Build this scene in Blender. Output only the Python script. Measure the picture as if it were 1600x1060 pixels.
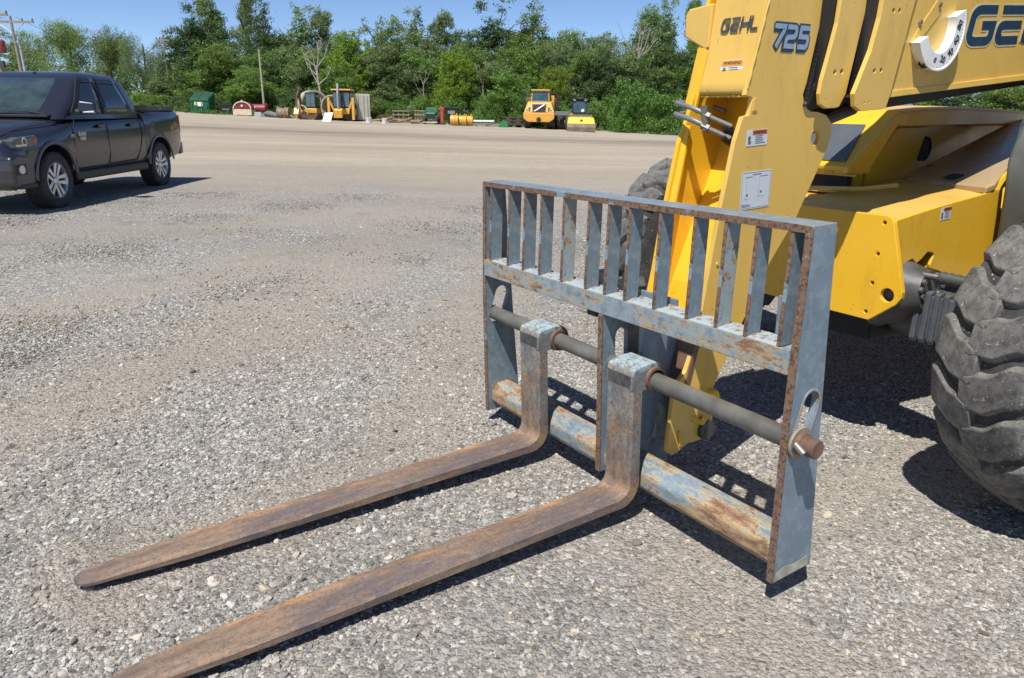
import bpy, bmesh, math, random
import numpy as np
from mathutils import Vector, Matrix, Euler
random.seed(7); rng = np.random.default_rng(11)
S = bpy.context.scene
COL = S.collection
for o in list(bpy.data.objects): bpy.data.objects.remove(o)
PI = math.pi

# ------------------------------------------------------------------ camera
CAMP = (2.0924, -1.8071, 1.5132); YAW = .98690; PITCH = .29949; ROLL = .01207
cam = bpy.data.cameras.new('camera'); co = bpy.data.objects.new('camera', cam); COL.objects.link(co)
fv = Vector((-math.sin(YAW)*math.cos(PITCH), math.cos(YAW)*math.cos(PITCH), -math.sin(PITCH)))
rv = Vector((math.cos(YAW), math.sin(YAW), 0)); uv = rv.cross(fv)
r2 = rv*math.cos(ROLL)+uv*math.sin(ROLL); u2 = -rv*math.sin(ROLL)+uv*math.cos(ROLL)
m = Matrix((r2, u2, -fv)).transposed().to_4x4(); m.translation = Vector(CAMP)
co.matrix_world = m
cam.sensor_fit = 'HORIZONTAL'; cam.sensor_width = 36; cam.lens = 1149.58*36/1600
cam.clip_start = .05; cam.clip_end = 3000
S.camera = co

# ------------------------------------------------------------------ sky, sun, exposure
SX, SY = -.2889, .4745            # shadow offset per metre of height
sd = Vector((-SX, -SY, 1)).normalized()
elev = math.asin(sd.z); azim = math.atan2(sd.x, sd.y)
w = bpy.data.worlds.new('World'); S.world = w; w.use_nodes = True
nt = w.node_tree; nt.nodes.clear()
sk = nt.nodes.new('ShaderNodeTexSky'); sk.sky_type = 'NISHITA'; sk.sun_disc = False
sk.sun_elevation = elev; sk.sun_rotation = azim; sk.altitude = 2500; sk.air_density = .74; sk.dust_density = 0; sk.ozone_density = 3.6
bg = nt.nodes.new('ShaderNodeBackground'); bg.inputs[1].default_value = .098
wo = nt.nodes.new('ShaderNodeOutputWorld')
nt.links.new(sk.outputs[0], bg.inputs[0]); nt.links.new(bg.outputs[0], wo.inputs[0])
sl = bpy.data.lights.new('sun', 'SUN'); sl.energy = 4.3; sl.angle = math.radians(.53); sl.color = (1, .955, .88)
so = bpy.data.objects.new('sun', sl); COL.objects.link(so)
so.rotation_euler = sd.to_track_quat('Z', 'Y').to_euler(); so.location = (0, 0, 30)
S.view_settings.view_transform = 'Standard'; S.view_settings.look = 'None'
S.view_settings.exposure = .50; S.view_settings.gamma = 1; S.view_settings.use_curve_mapping = False

# ------------------------------------------------------------------ materials
def nmat(name):
    mt = bpy.data.materials.new(name); mt.use_nodes = True
    n = mt.node_tree; n.nodes.clear()
    out = n.nodes.new('ShaderNodeOutputMaterial'); b = n.nodes.new('ShaderNodeBsdfPrincipled')
    n.links.new(b.outputs[0], out.inputs[0])
    return mt, n, b
def nd(n, typ, **k):
    x = n.nodes.new(typ)
    for a, v in k.items():
        if a.startswith('i_'): x.inputs[a[2:].replace('_', ' ')].default_value = v
        else: setattr(x, a, v)
    return x
def noise(n, scale, detail=4, rough=.55, vec=None, dist=0):
    x = nd(n, 'ShaderNodeTexNoise'); x.inputs['Scale'].default_value = scale; x.inputs['Detail'].default_value = detail
    x.inputs['Roughness'].default_value = rough; x.inputs['Distortion'].default_value = dist
    if vec is not None: n.links.new(vec, x.inputs['Vector'])
    return x.outputs['Fac']
def ramp(n, fac, p0, p1, c0=(0, 0, 0, 1), c1=(1, 1, 1, 1)):
    x = n.nodes.new('ShaderNodeValToRGB'); e = x.color_ramp.elements
    e[0].position = p0; e[1].position = p1
    e[0].color = c0 if len(c0) == 4 else (*c0, 1); e[1].color = c1 if len(c1) == 4 else (*c1, 1)
    n.links.new(fac, x.inputs[0]); return x.outputs[0]
def mixc(n, fac, a, b, typ='MIX'):
    x = n.nodes.new('ShaderNodeMix'); x.data_type = 'RGBA'; x.blend_type = typ
    for sck, v in ((x.inputs[0], fac), (x.inputs[6], a), (x.inputs[7], b)):
        if isinstance(v, (int, float)): sck.default_value = v
        elif isinstance(v, tuple): sck.default_value = v if len(v) == 4 else (*v, 1)
        else: n.links.new(v, sck)
    return x.outputs[2]
def mth(n, op, a, b=None, clamp=False):
    x = n.nodes.new('ShaderNodeMath'); x.operation = op; x.use_clamp = clamp
    for i, v in enumerate((a, b)):
        if v is None: continue
        if isinstance(v, (int, float)): x.inputs[i].default_value = v
        else: n.links.new(v, x.inputs[i])
    return x.outputs[0]
def ocoord(n):
    return n.nodes.new('ShaderNodeTexCoord').outputs['Object']
def mapping(n, vec, scale=(1, 1, 1), loc=(0, 0, 0), rot=(0, 0, 0)):
    x = n.nodes.new('ShaderNodeMapping'); n.links.new(vec, x.inputs[0])
    x.inputs['Scale'].default_value = scale; x.inputs['Location'].default_value = loc; x.inputs['Rotation'].default_value = rot
    return x.outputs[0]
def bump(n, b, h, strength=.3, dist=.002):
    x = n.nodes.new('ShaderNodeBump'); x.inputs['Strength'].default_value = strength; x.inputs['Distance'].default_value = dist
    n.links.new(h, x.inputs['Height']); n.links.new(x.outputs[0], b.inputs['Normal'])
def edge(n, radius=.005):
    """wear mask of real edges: the rounded normal against the true one"""
    bv = n.nodes.new('ShaderNodeBevel'); bv.samples = 4; bv.inputs[0].default_value = radius
    ge = n.nodes.new('ShaderNodeNewGeometry')
    dt = n.nodes.new('ShaderNodeVectorMath'); dt.operation = 'DOT_PRODUCT'
    n.links.new(bv.outputs[0], dt.inputs[0]); n.links.new(ge.outputs['True Normal'], dt.inputs[1])
    return mth(n, 'SUBTRACT', 1.0, dt.outputs['Value'])
def simple(name, c, rough=.6, metal=0, var=.12, scale=6, spec=.5, bmp=0, coat=0):
    mt, n, b = nmat(name); v = ocoord(n)
    f = noise(n, scale, 5, .6, v)
    lo = tuple(x*(1-var) for x in c); hi = tuple(min(1, x*(1+var)) for x in c)
    n.links.new(ramp(n, f, .3, .7, lo, hi), b.inputs['Base Color'])
    b.inputs['Roughness'].default_value = rough; b.inputs['Metallic'].default_value = metal
    b.inputs['Specular IOR Level'].default_value = spec; b.inputs['Coat Weight'].default_value = coat
    if bmp: bump(n, b, noise(n, scale*8, 4, .6, v), bmp, .002)
    return mt
def yellow_paint(name, base, chalk, rough=.38, wear=.5, grime=.35):
    mt, n, b = nmat(name); v = ocoord(n)
    c = mixc(n, ramp(n, noise(n, 1.7, 5, .6, v), .35, .7), base, chalk)
    dirt = ramp(n, noise(n, 9, 8, .7, mapping(n, v, (1, 1, .35))), .52, .8)
    c = mixc(n, mth(n, 'MULTIPLY', dirt, grime), c, (.22, .14, .05))
    # small chips and scuffs
    chips = ramp(n, noise(n, 60, 3, .5, v), .70, .73)
    c = mixc(n, mth(n, 'MULTIPLY', chips, .5), c, (.12, .07, .03))
    e = mth(n, 'MULTIPLY', ramp(n, edge(n), .03, .12), ramp(n, noise(n, 14, 6, .7, v), .5, .62))
    c = mixc(n, mth(n, 'MULTIPLY', e, wear), c, (.16, .07, .03))
    n.links.new(c, b.inputs['Base Color'])
    n.links.new(ramp(n, noise(n, 5, 4, .6, v), .3, .7, (rough-.08,)*3, (rough+.15,)*3), b.inputs['Roughness'])
    b.inputs['Coat Weight'].default_value = .35; b.inputs['Coat Roughness'].default_value = .22
    bump(n, b, noise(n, 25, 3, .5, v), .06, .002)
    return mt
def blue_paint(name, rust=.35, over=0, scratch=1):
    mt, n, b = nmat(name); v = ocoord(n)
    c = mixc(n, ramp(n, noise(n, 5, 6, .65, v), .35, .68), (.135, .190, .235), (.20, .262, .31))
    lt = ramp(n, noise(n, 22, 8, .75, v), .5-.18*over, .56-.1*over)
    c = mixc(n, mth(n, 'MULTIPLY', lt, .25+.6*over), c, (.35, .42, .45))
    fn = ramp(n, noise(n, 120, 8, .8, v), .52, .62); c = mixc(n, mth(n, 'MULTIPLY', fn, .22), c, (.08, .10, .12))
    # hairline scratches
    sc = ramp(n, noise(n, 55, 10, .85, mapping(n, v, (1, 1, .3), rot=(0, .3, 0))), .60, .64)
    c = mixc(n, mth(n, 'MULTIPLY', sc, .55*scratch), c, (.05, .06, .07))
    stv = mapping(n, v, (.35, 1, 1)) if rust > .5 else v
    f = mth(n, "ADD", mth(n, "MULTIPLY", noise(n, 9, 3, .5, stv), .38), mth(n, 'MULTIPLY', noise(n, 42, 12, .78, stv), .62))
    r = ramp(n, f, .64-.10*rust, .655-.10*rust)
    cream = ramp(n, f, .605-.10*rust, .63-.10*rust)
    c = mixc(n, mth(n, 'MULTIPLY', cream, .8), c, (.42, .37, .25))
    rc = mixc(n, ramp(n, noise(n, 26, 8, .8, stv), .42, .58), (.17, .085, .05), (.42, .29, .16))
    c = mixc(n, r, c, rc)
    e = mth(n, 'MULTIPLY', ramp(n, edge(n, .007), .02, .10), ramp(n, noise(n, 16, 6, .7, v), .36, .52))
    c = mixc(n, e, c, mixc(n, noise(n, 30, 5, .6, v), (.10, .045, .022), (.33, .23, .14)))
    n.links.new(c, b.inputs['Base Color'])
    rr = mth(n, 'MAXIMUM', r, e)
    n.links.new(ramp(n, rr, 0, 1, (.42,)*3, (.8,)*3), b.inputs['Roughness'])
    bump(n, b, mth(n, 'ADD', mth(n, 'MULTIPLY', rr, -.4), noise(n, 35, 6, .6, v)), .35, .002)
    return mt
def edge_rust(name):
    mt, n, b = nmat(name); v = ocoord(n)
    f = noise(n, 55, 10, .8, v)
    c = mixc(n, ramp(n, f, .44, .50), (.075, .038, .025), (.20, .12, .075))
    c = mixc(n, ramp(n, noise(n, 70, 8, .85, v), .59, .63), c, (.40, .34, .25))
    c = mixc(n, ramp(n, noise(n, 9, 8, .7, v), .56, .6), c, (.20, .28, .33))
    n.links.new(c, b.inputs['Base Color']); b.inputs['Roughness'].default_value = .8
    bump(n, b, f, .5, .002); return mt
def fork_steel(name, shank):
    mt, n, b = nmat(name); v = ocoord(n)
    st = mapping(n, v, (1, .22, 1) if not shank else (1, 1, .35))
    f = noise(n, 16, 10, .72, st); g = noise(n, 5, 5, .6, mapping(n, v, (1, .35, 1)))
    c = mixc(n, ramp(n, f, .38, .62), (.17, .115, .08), (.33, .235, .165))
    c = mixc(n, mth(n, 'MULTIPLY', ramp(n, g, .48, .58), .8), c, (.12, .105, .115))
    # fresh orange rust, more of it along the -x edge of each blade
    sep = n.nodes.new('ShaderNodeSeparateXYZ'); n.links.new(v, sep.inputs[0])
    xe = ramp(n, mth(n, 'MULTIPLY', sep.outputs[0], -8.0), .05, .5) if not shank else ramp(n, noise(n, 6, 3, .5, v), .5, .7)
    orr = mth(n, 'MULTIPLY', ramp(n, noise(n, 22, 8, .75, st), .50, .60), mth(n, 'ADD', mth(n, 'MULTIPLY', xe, .95), .18))
    c = mixc(n, orr, c, (.52, .26, .10))
    if not shank:
        dust = ramp(n, noise(n, 3.2, 6, .65, mapping(n, v, (1, .5, 1), (3.1, 0, 0))), .56, .66)
        c = mixc(n, mth(n, 'MULTIPLY', dust, .6), c, (.30, .24, .17))
        c = mixc(n, ramp(n, noise(n, 130, 4, .6, v), .66, .70), c, (.40, .35, .28))
    if shank:
        hi = ramp(n, mth(n, 'ADD', sep.outputs[2], mth(n, 'MULTIPLY', noise(n, 7, 6, .7, v), .3)), .25, .5)
        pb = mth(n, 'MULTIPLY', hi, ramp(n, noise(n, 12, 8, .7, st), .40, .56))
        c = mixc(n, mth(n, 'MULTIPLY', pb, .95), c, (.19, .225, .235))
        pb2 = ramp(n, noise(n, 26, 9, .75, v), .52, .57)
        c = mixc(n, mth(n, 'MULTIPLY', mth(n, 'MULTIPLY', pb2, hi), .6), c, (.36, .33, .26))
        tp = ramp(n, sep.outputs[2], .535, .55)
        c = mixc(n, mth(n, 'MULTIPLY', tp, ramp(n, noise(n, 18, 8, .7, v), .4, .5)), c, (.38, .50, .56))
        c = mixc(n, ramp(n, noise(n, 45, 9, .8, v), .60, .64), c, (.06, .045, .04))
    n.links.new(c, b.inputs['Base Color']); pit = noise(n, 75, 10, .85, v)
    c = mixc(n, mth(n, 'MULTIPLY', ramp(n, pit, .50, .56), .45), c, (.075, .055, .048))
    c = mixc(n, mth(n, 'MULTIPLY', ramp(n, noise(n, 48, 10, .85, st), .56, .60), .5), c, (.42, .33, .26))
    n.links.new(c, b.inputs['Base Color']); b.inputs['Roughness'].default_value = .62; b.inputs['Metallic'].default_value = .1
    bump(n, b, mth(n, 'ADD', f, pit), .8, .004); return mt
def rubber(name, base=(.205, .197, .18), dark=(.055, .055, .052)):
    mt, n, b = nmat(name); v = ocoord(n)
    f = noise(n, 9, 8, .7, v)
    c = mixc(n, ramp(n, f, .36, .6), dark, base)
    c = mixc(n, ramp(n, noise(n, 90, 5, .8, v), .56, .64), c, (.04, .04, .04))
    c = mixc(n, ramp(n, noise(n, 70, 4, .6, v), .64, .68), c, (.33, .31, .27))
    n.links.new(c, b.inputs['Base Color']); b.inputs['Roughness'].default_value = .85
    bump(n, b, mth(n, 'ADD', noise(n, 110, 6, .8, v), f), .55, .004); return mt
M = {}
M['yellow'] = yellow_paint('yellow_paint', (.84, .475, .018), (.86, .505, .038))
M['yellow_tan'] = yellow_paint('sky_tan_yellow_paint', (.73, .455, .085), (.78, .50, .12), .42)  # tan of sky glare on boom and head put into the yellow
M['blue'] = blue_paint('blue_grey_paint', .25, .0)
M['blue_worn'] = blue_paint('worn_light_blue_paint', .85, .75)
M['blue_low'] = blue_paint('worn_lower_bar_paint', 1.45, .05)
M['blue_bar'] = blue_paint('scraped_blue_paint', 1.15, .45)
M['weld'] = blue_paint('light_blue_painted_weld', .05, 1.6, .4)
M['edge'] = edge_rust('rusted_plate_edge')
M['fork'] = fork_steel('rusty_fork_steel', False)
M['shank'] = fork_steel('painted_fork_shank', True)
M['bar'] = simple('worn_steel_bar', (.17, .165, .145), .5, .35, .3, 9, bmp=.3)
M['bolt'] = simple('rusty_bolt', (.20, .12, .085), .6, .3, .3, 20, bmp=.3)
M['steel'] = simple('bright_steel', (.26, .26, .25), .42, .8, .2, 15)
M['hatch_sheen'] = yellow_paint('sky_grey_yellow_paint', (.50, .36, .16), (.42, .31, .19), .3, .3, .5)  # mauve-grey sky reflection on the hatch mixed into its base colour
M['hose'] = simple('grey_hose_sleeve', (.19, .20, .20), .4, .1, .15, 20)
M['iron'] = simple('dark_cast_iron', (.085, .088, .09), .5, .3, .4, 7, bmp=.4)
M['black'] = simple('black_grease', (.012, .012, .013), .55, 0, .3, 8, bmp=.3)
M['dkgrey'] = simple('dark_grey_plastic', (.055, .06, .055), .5, 0, .2, 5)
M['tyre'] = rubber('dusty_rubber'); M['tyre_dark'] = rubber('dark_rubber', (.075, .072, .068), (.03, .03, .03))
M['white'] = simple('white_plastic', (.80, .80, .77), .45, 0, .05, 12)
M['ink'] = simple('black_ink', (.02, .02, .022), .6, 0, .1)
M['navy'] = simple('navy_decal', (.018, .05, .085), .4, 0, .2, 20)
M['decalgrey'] = simple('charcoal_decal', (.06, .07, .085), .4, 0, .2, 20)
M['decalblue'] = simple('silver_blue_decal', (.26, .35, .47), .4, 0, .1, 20)
M['cream'] = simple('cream_outline_decal', (.62, .52, .33), .5, 0, .1, 20)
M['label'] = simple('white_label', (.62, .66, .70), .35, 0, .05, 8)
M['orange'] = simple('orange_label', (.75, .30, .03), .4, 0, .05, 8)
M['redl'] = simple('red_label', (.55, .09, .03), .4, 0, .1, 8)

# ------------------------------------------------------------------ mesh helpers
class MB:
    def __init__(s): s.v = []; s.f = []; s.mi = []; s.cur = 0; s.T = None
    def add(s, vs, fs):
        k = len(s.v)
        if s.T is not None: vs = [tuple(s.T @ Vector(p)) for p in vs]
        s.v += [tuple(p) for p in vs]; s.f += [tuple(k+i for i in f) for f in fs]; s.mi += [s.cur]*len(fs); return s
    def box(s, x0, x1, y0, y1, z0, z1):
        return s.add([(x0,y0,z0),(x1,y0,z0),(x1,y1,z0),(x0,y1,z0),(x0,y0,z1),(x1,y0,z1),(x1,y1,z1),(x0,y1,z1)],
                     [(0,3,2,1),(4,5,6,7),(0,1,5,4),(1,2,6,5),(2,3,7,6),(3,0,4,7)])
    def hexa(s, a, b):   # two quads of four points
        return s.add(list(a)+list(b), [(0,3,2,1),(4,5,6,7),(0,1,5,4),(1,2,6,5),(2,3,7,6),(3,0,4,7)])
    def prism(s, poly, ax, a0, a1, holes=()):
        """polygon (2D) extruded along axis ax; holes are 2D loops"""
        bm = bmesh.new(); es = []
        loops = [poly]+list(holes); idx = []
        for lp in loops:
            vs = [bm.verts.new((p[0], p[1], 0)) for p in lp]; idx.append(len(vs))
            for i in range(len(vs)): es.append(bm.edges.new((vs[i], vs[(i+1) % len(vs)])))
        bm.verts.index_update()
        if holes or len(poly) > 4: bmesh.ops.triangle_fill(bm, edges=es, use_beauty=True, use_dissolve=False)
        else: bm.faces.new(list(bm.verts))
        bm.verts.index_update(); n = len(bm.verts)
        P = [(v.co.x, v.co.y) for v in bm.verts]
        F = [[v.index for v in f.verts] for f in bm.faces]; bm.free()
        def area(f): return sum(P[f[i]][0]*P[f[(i+1) % len(f)]][1]-P[f[(i+1) % len(f)]][0]*P[f[i]][1] for i in range(len(f)))
        F = [f if area(f) > 0 else f[::-1] for f in F]
        def at(p, a):
            return (a, p[0], p[1]) if ax == 0 else ((p[0], a, p[1]) if ax == 1 else (p[0], p[1], a))
        V = [at(p, a0) for p in P]+[at(p, a1) for p in P]
        FF = [tuple(reversed(f)) for f in F]+[tuple(i+n for i in f) for f in F]
        k = 0
        for c in idx:
            for i in range(c):
                a, b = k+i, k+(i+1) % c; FF.append((a, b, b+n, a+n))
            k += c
        return s.add(V, FF)
    def tube(s, pts, r, n=12, cap=True):
        pts = [Vector(p) for p in pts]; rs = r if isinstance(r, (list, tuple)) else [r]*len(pts)
        V = []; F = []; up = None
        for i, p in enumerate(pts):
            t = (pts[min(i+1, len(pts)-1)]-pts[max(i-1, 0)]).normalized()
            if up is None:
                up = Vector((0, 0, 1)) if abs(t.z) < .9 else Vector((1, 0, 0))
            a = t.cross(up).normalized(); up = a.cross(t).normalized()
            for j in range(n):
                q = 2*PI*j/n; V.append(p+a*math.cos(q)*rs[i]+up*math.sin(q)*rs[i])
        for i in range(len(pts)-1):
            for j in range(n):
                F.append((i*n+j, i*n+(j+1) % n, (i+1)*n+(j+1) % n, (i+1)*n+j))
        if cap: F.append(tuple(range(n))[::-1]); F.append(tuple((len(pts)-1)*n+j for j in range(n)))
        return s.add(V, F)
    def lathe(s, prof, c, ax=0, n=48, a0=0, a1=2*PI):
        """prof: (axial, radius) pairs round an axis through c"""
        V = []; F = []; full = abs(a1-a0-2*PI) < 1e-6; nn = n if full else n+1
        for j in range(nn):
            q = a0+(a1-a0)*j/n
            for (u, r) in prof:
                d = (u, r*math.cos(q), r*math.sin(q))
                V.append((c[0]+d[0], c[1]+d[1], c[2]+d[2]) if ax == 0 else ((c[0]+d[1], c[1]+d[0], c[2]+d[2]) if ax == 1 else (c[0]+d[1], c[1]+d[2], c[2]+d[0])))
        k = len(prof)
        for j in range(n if full else n):
            j2 = (j+1) % nn
            for i in range(k-1): F.append((j*k+i, j2*k+i, j2*k+i+1, j*k+i+1))
        return s.add(V, F)
    def grid(s, P):      # 2D list of points
        a, b = len(P), len(P[0]); V = [p for r in P for p in r]; F = []
        for i in range(a-1):
            for j in range(b-1): F.append((i*b+j, i*b+j+1, (i+1)*b+j+1, (i+1)*b+j))
        return s.add(V, F)
    def build(s, name, mat, parent=None, smooth=False, bevel=0, off=(0, 0, 0), seg=2, ang=35, fix=True):
        me = bpy.data.meshes.new(name)
        vs = [(p[0]-off[0], p[1]-off[1], p[2]-off[2]) for p in s.v]
        me.from_pydata(vs, [], s.f)
        mats = mat if isinstance(mat, (list, tuple)) else [mat]
        for x in mats: me.materials.append(x)
        me.polygons.foreach_set('material_index', s.mi)
        if fix:
            bm = bmesh.new(); bm.from_mesh(me); bmesh.ops.remove_doubles(bm, verts=bm.verts, dist=1e-5); bmesh.ops.delete(bm, geom=[v for v in bm.verts if not v.link_faces], context='VERTS')
            bmesh.ops.recalc_face_normals(bm, faces=bm.faces); bm.to_mesh(me); bm.free()
        if smooth:
            me.polygons.foreach_set('use_smooth', [True]*len(me.polygons))
            me.set_sharp_from_angle(angle=math.radians(ang))
        me.update()
        o = bpy.data.objects.new(name, me); COL.objects.link(o)
        if parent: o.parent = parent
        if bevel:
            bmod = o.modifiers.new('bevel', 'BEVEL'); bmod.width = bevel; bmod.segments = seg; bmod.limit_method = 'ANGLE'; bmod.angle_limit = math.radians(40)
        return o
def tag(o, label=None, cat=None, group=None, kind=None):
    if label: o['label'] = label
    if cat: o['category'] = cat
    if group: o['group'] = group
    if kind: o['kind'] = kind
    return o
def thing(name, label, cat, loc=(0, 0, 0), rot=(0, 0, 0), group=None, scale=1):
    o = bpy.data.objects.new(name, None); COL.objects.link(o); o.location = loc; o.rotation_euler = rot; o.scale = (scale,)*3
    o.empty_display_size = .2
    return tag(o, label, cat, group)
def disc(cx, cy, r, n=20, ph=0): return [(cx+r*math.cos(ph+2*PI*i/n), cy+r*math.sin(ph+2*PI*i/n)) for i in range(n)]
def slot2(p, q, r, n=8):
    p = Vector(p); q = Vector(q); a = math.atan2((q-p).y, (q-p).x)
    return [(q.x+r*math.cos(a-PI/2+PI*i/n), q.y+r*math.sin(a-PI/2+PI*i/n)) for i in range(n+1)]+[(p.x+r*math.cos(a+PI/2+PI*i/n), p.y+r*math.sin(a+PI/2+PI*i/n)) for i in range(n+1)]
def children(o): return [c for c in bpy.data.objects if c.parent == o]
def text(name, s, size, mat, mw, parent, ext=.0008, off=(0, 0, 0), bold=0, align='CENTER', sx=1):
    cu = bpy.data.curves.new(name, 'FONT'); cu.body = s; cu.size = size; cu.extrude = ext; cu.align_x = align; cu.align_y = 'CENTER'
    cu.offset = bold; cu.resolution_u = 2
    t = bpy.data.objects.new(name, cu); COL.objects.link(t)
    me = bpy.data.meshes.new_from_object(t); bpy.data.objects.remove(t); bpy.data.curves.remove(cu)
    T = Matrix.Translation(Vector(off)*-1) @ mw @ Matrix.Diagonal((sx, 1, 1, 1)); me.transform(T)
    me.materials.clear(); me.materials.append(mat)
    o = bpy.data.objects.new(name, me); COL.objects.link(o); o.parent = parent; return o
def frame(origin, xdir, ydir):
    x = Vector(xdir).normalized(); y = Vector(ydir); y = (y-x*y.dot(x)).normalized(); z = x.cross(y)
    mm = Matrix((x, y, z)).transposed().to_4x4(); mm.translation = Vector(origin); return mm

# ------------------------------------------------------------------ yard frame and terrain (s = metres to the right, d = metres ahead)
def sstep(t): t = np.clip(t, 0, 1); return t*t*(3-2*t)
def gz(s, d):
    s = np.asarray(s, float); d = np.asarray(d, float)
    z = (.22-.0295*np.clip(s, -70, 22))*sstep((d-14)/58.)
    return z+.05*np.sin(s*.21+d*.13)*sstep((d-9)/20)*.6
def yard(s, d, dz=0):
    z = float(gz(s, d))+dz
    return Vector((CAMP[0]+s*rv.x+d*(-math.sin(YAW)), CAMP[1]+s*rv.y+d*math.cos(YAW), z))

LANES = [([(-3.1, 2.9), (-2.3, 3.65), (-2.0, 4.5), (-1.75, 6.9), (-1.7, 9), (-1.64, 11.7), (-1.4, 17)], .22, .05),
         ([(-1.25, 2.2), (-.75, 2.75), (-.35, 3.7), (-.15, 5.2), (-.1, 7.5)], .16, .045),
         ([(-7, 9), (-3.6, 10.2), (-2.5, 11.6), (-1.2, 12.6), (2, 13)], .5, .02),
         ([(.9, 1.6), (.75, 2.1), (1.1, 2.6), (1.9, 3.2)], .18, .02), ([(-5.2, 4.4), (-3.6, 5.4), (-2.9, 6.6), (-2.4, 8.2)], .22, .03)]
def lane(s, d):
    s = np.asarray(s, float); d = np.asarray(d, float); out = np.zeros(np.broadcast(s, d).shape)
    sw = s+.13*np.sin(d*3.3+1)+.07*np.sin(d*8.1+s*3); dw = d+.10*np.sin(s*4.1)+.05*np.sin(s*11+d*5)
    for pts, w0, wk in LANES:
        m_ = np.full(out.shape, 1e9)
        for (a, b), (c, e) in zip(pts[:-1], pts[1:]):
            vx, vy = c-a, e-b; t = np.clip(((sw-a)*vx+(dw-b)*vy)/(vx*vx+vy*vy), 0, 1); q = np.hypot(sw-a-t*vx, dw-b-t*vy)/(w0+wk*(b+t*vy)); m_ = np.minimum(m_, q)
        out = np.maximum(out, np.clip(1.45-m_*.9, 0, 1))
    return out
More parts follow.
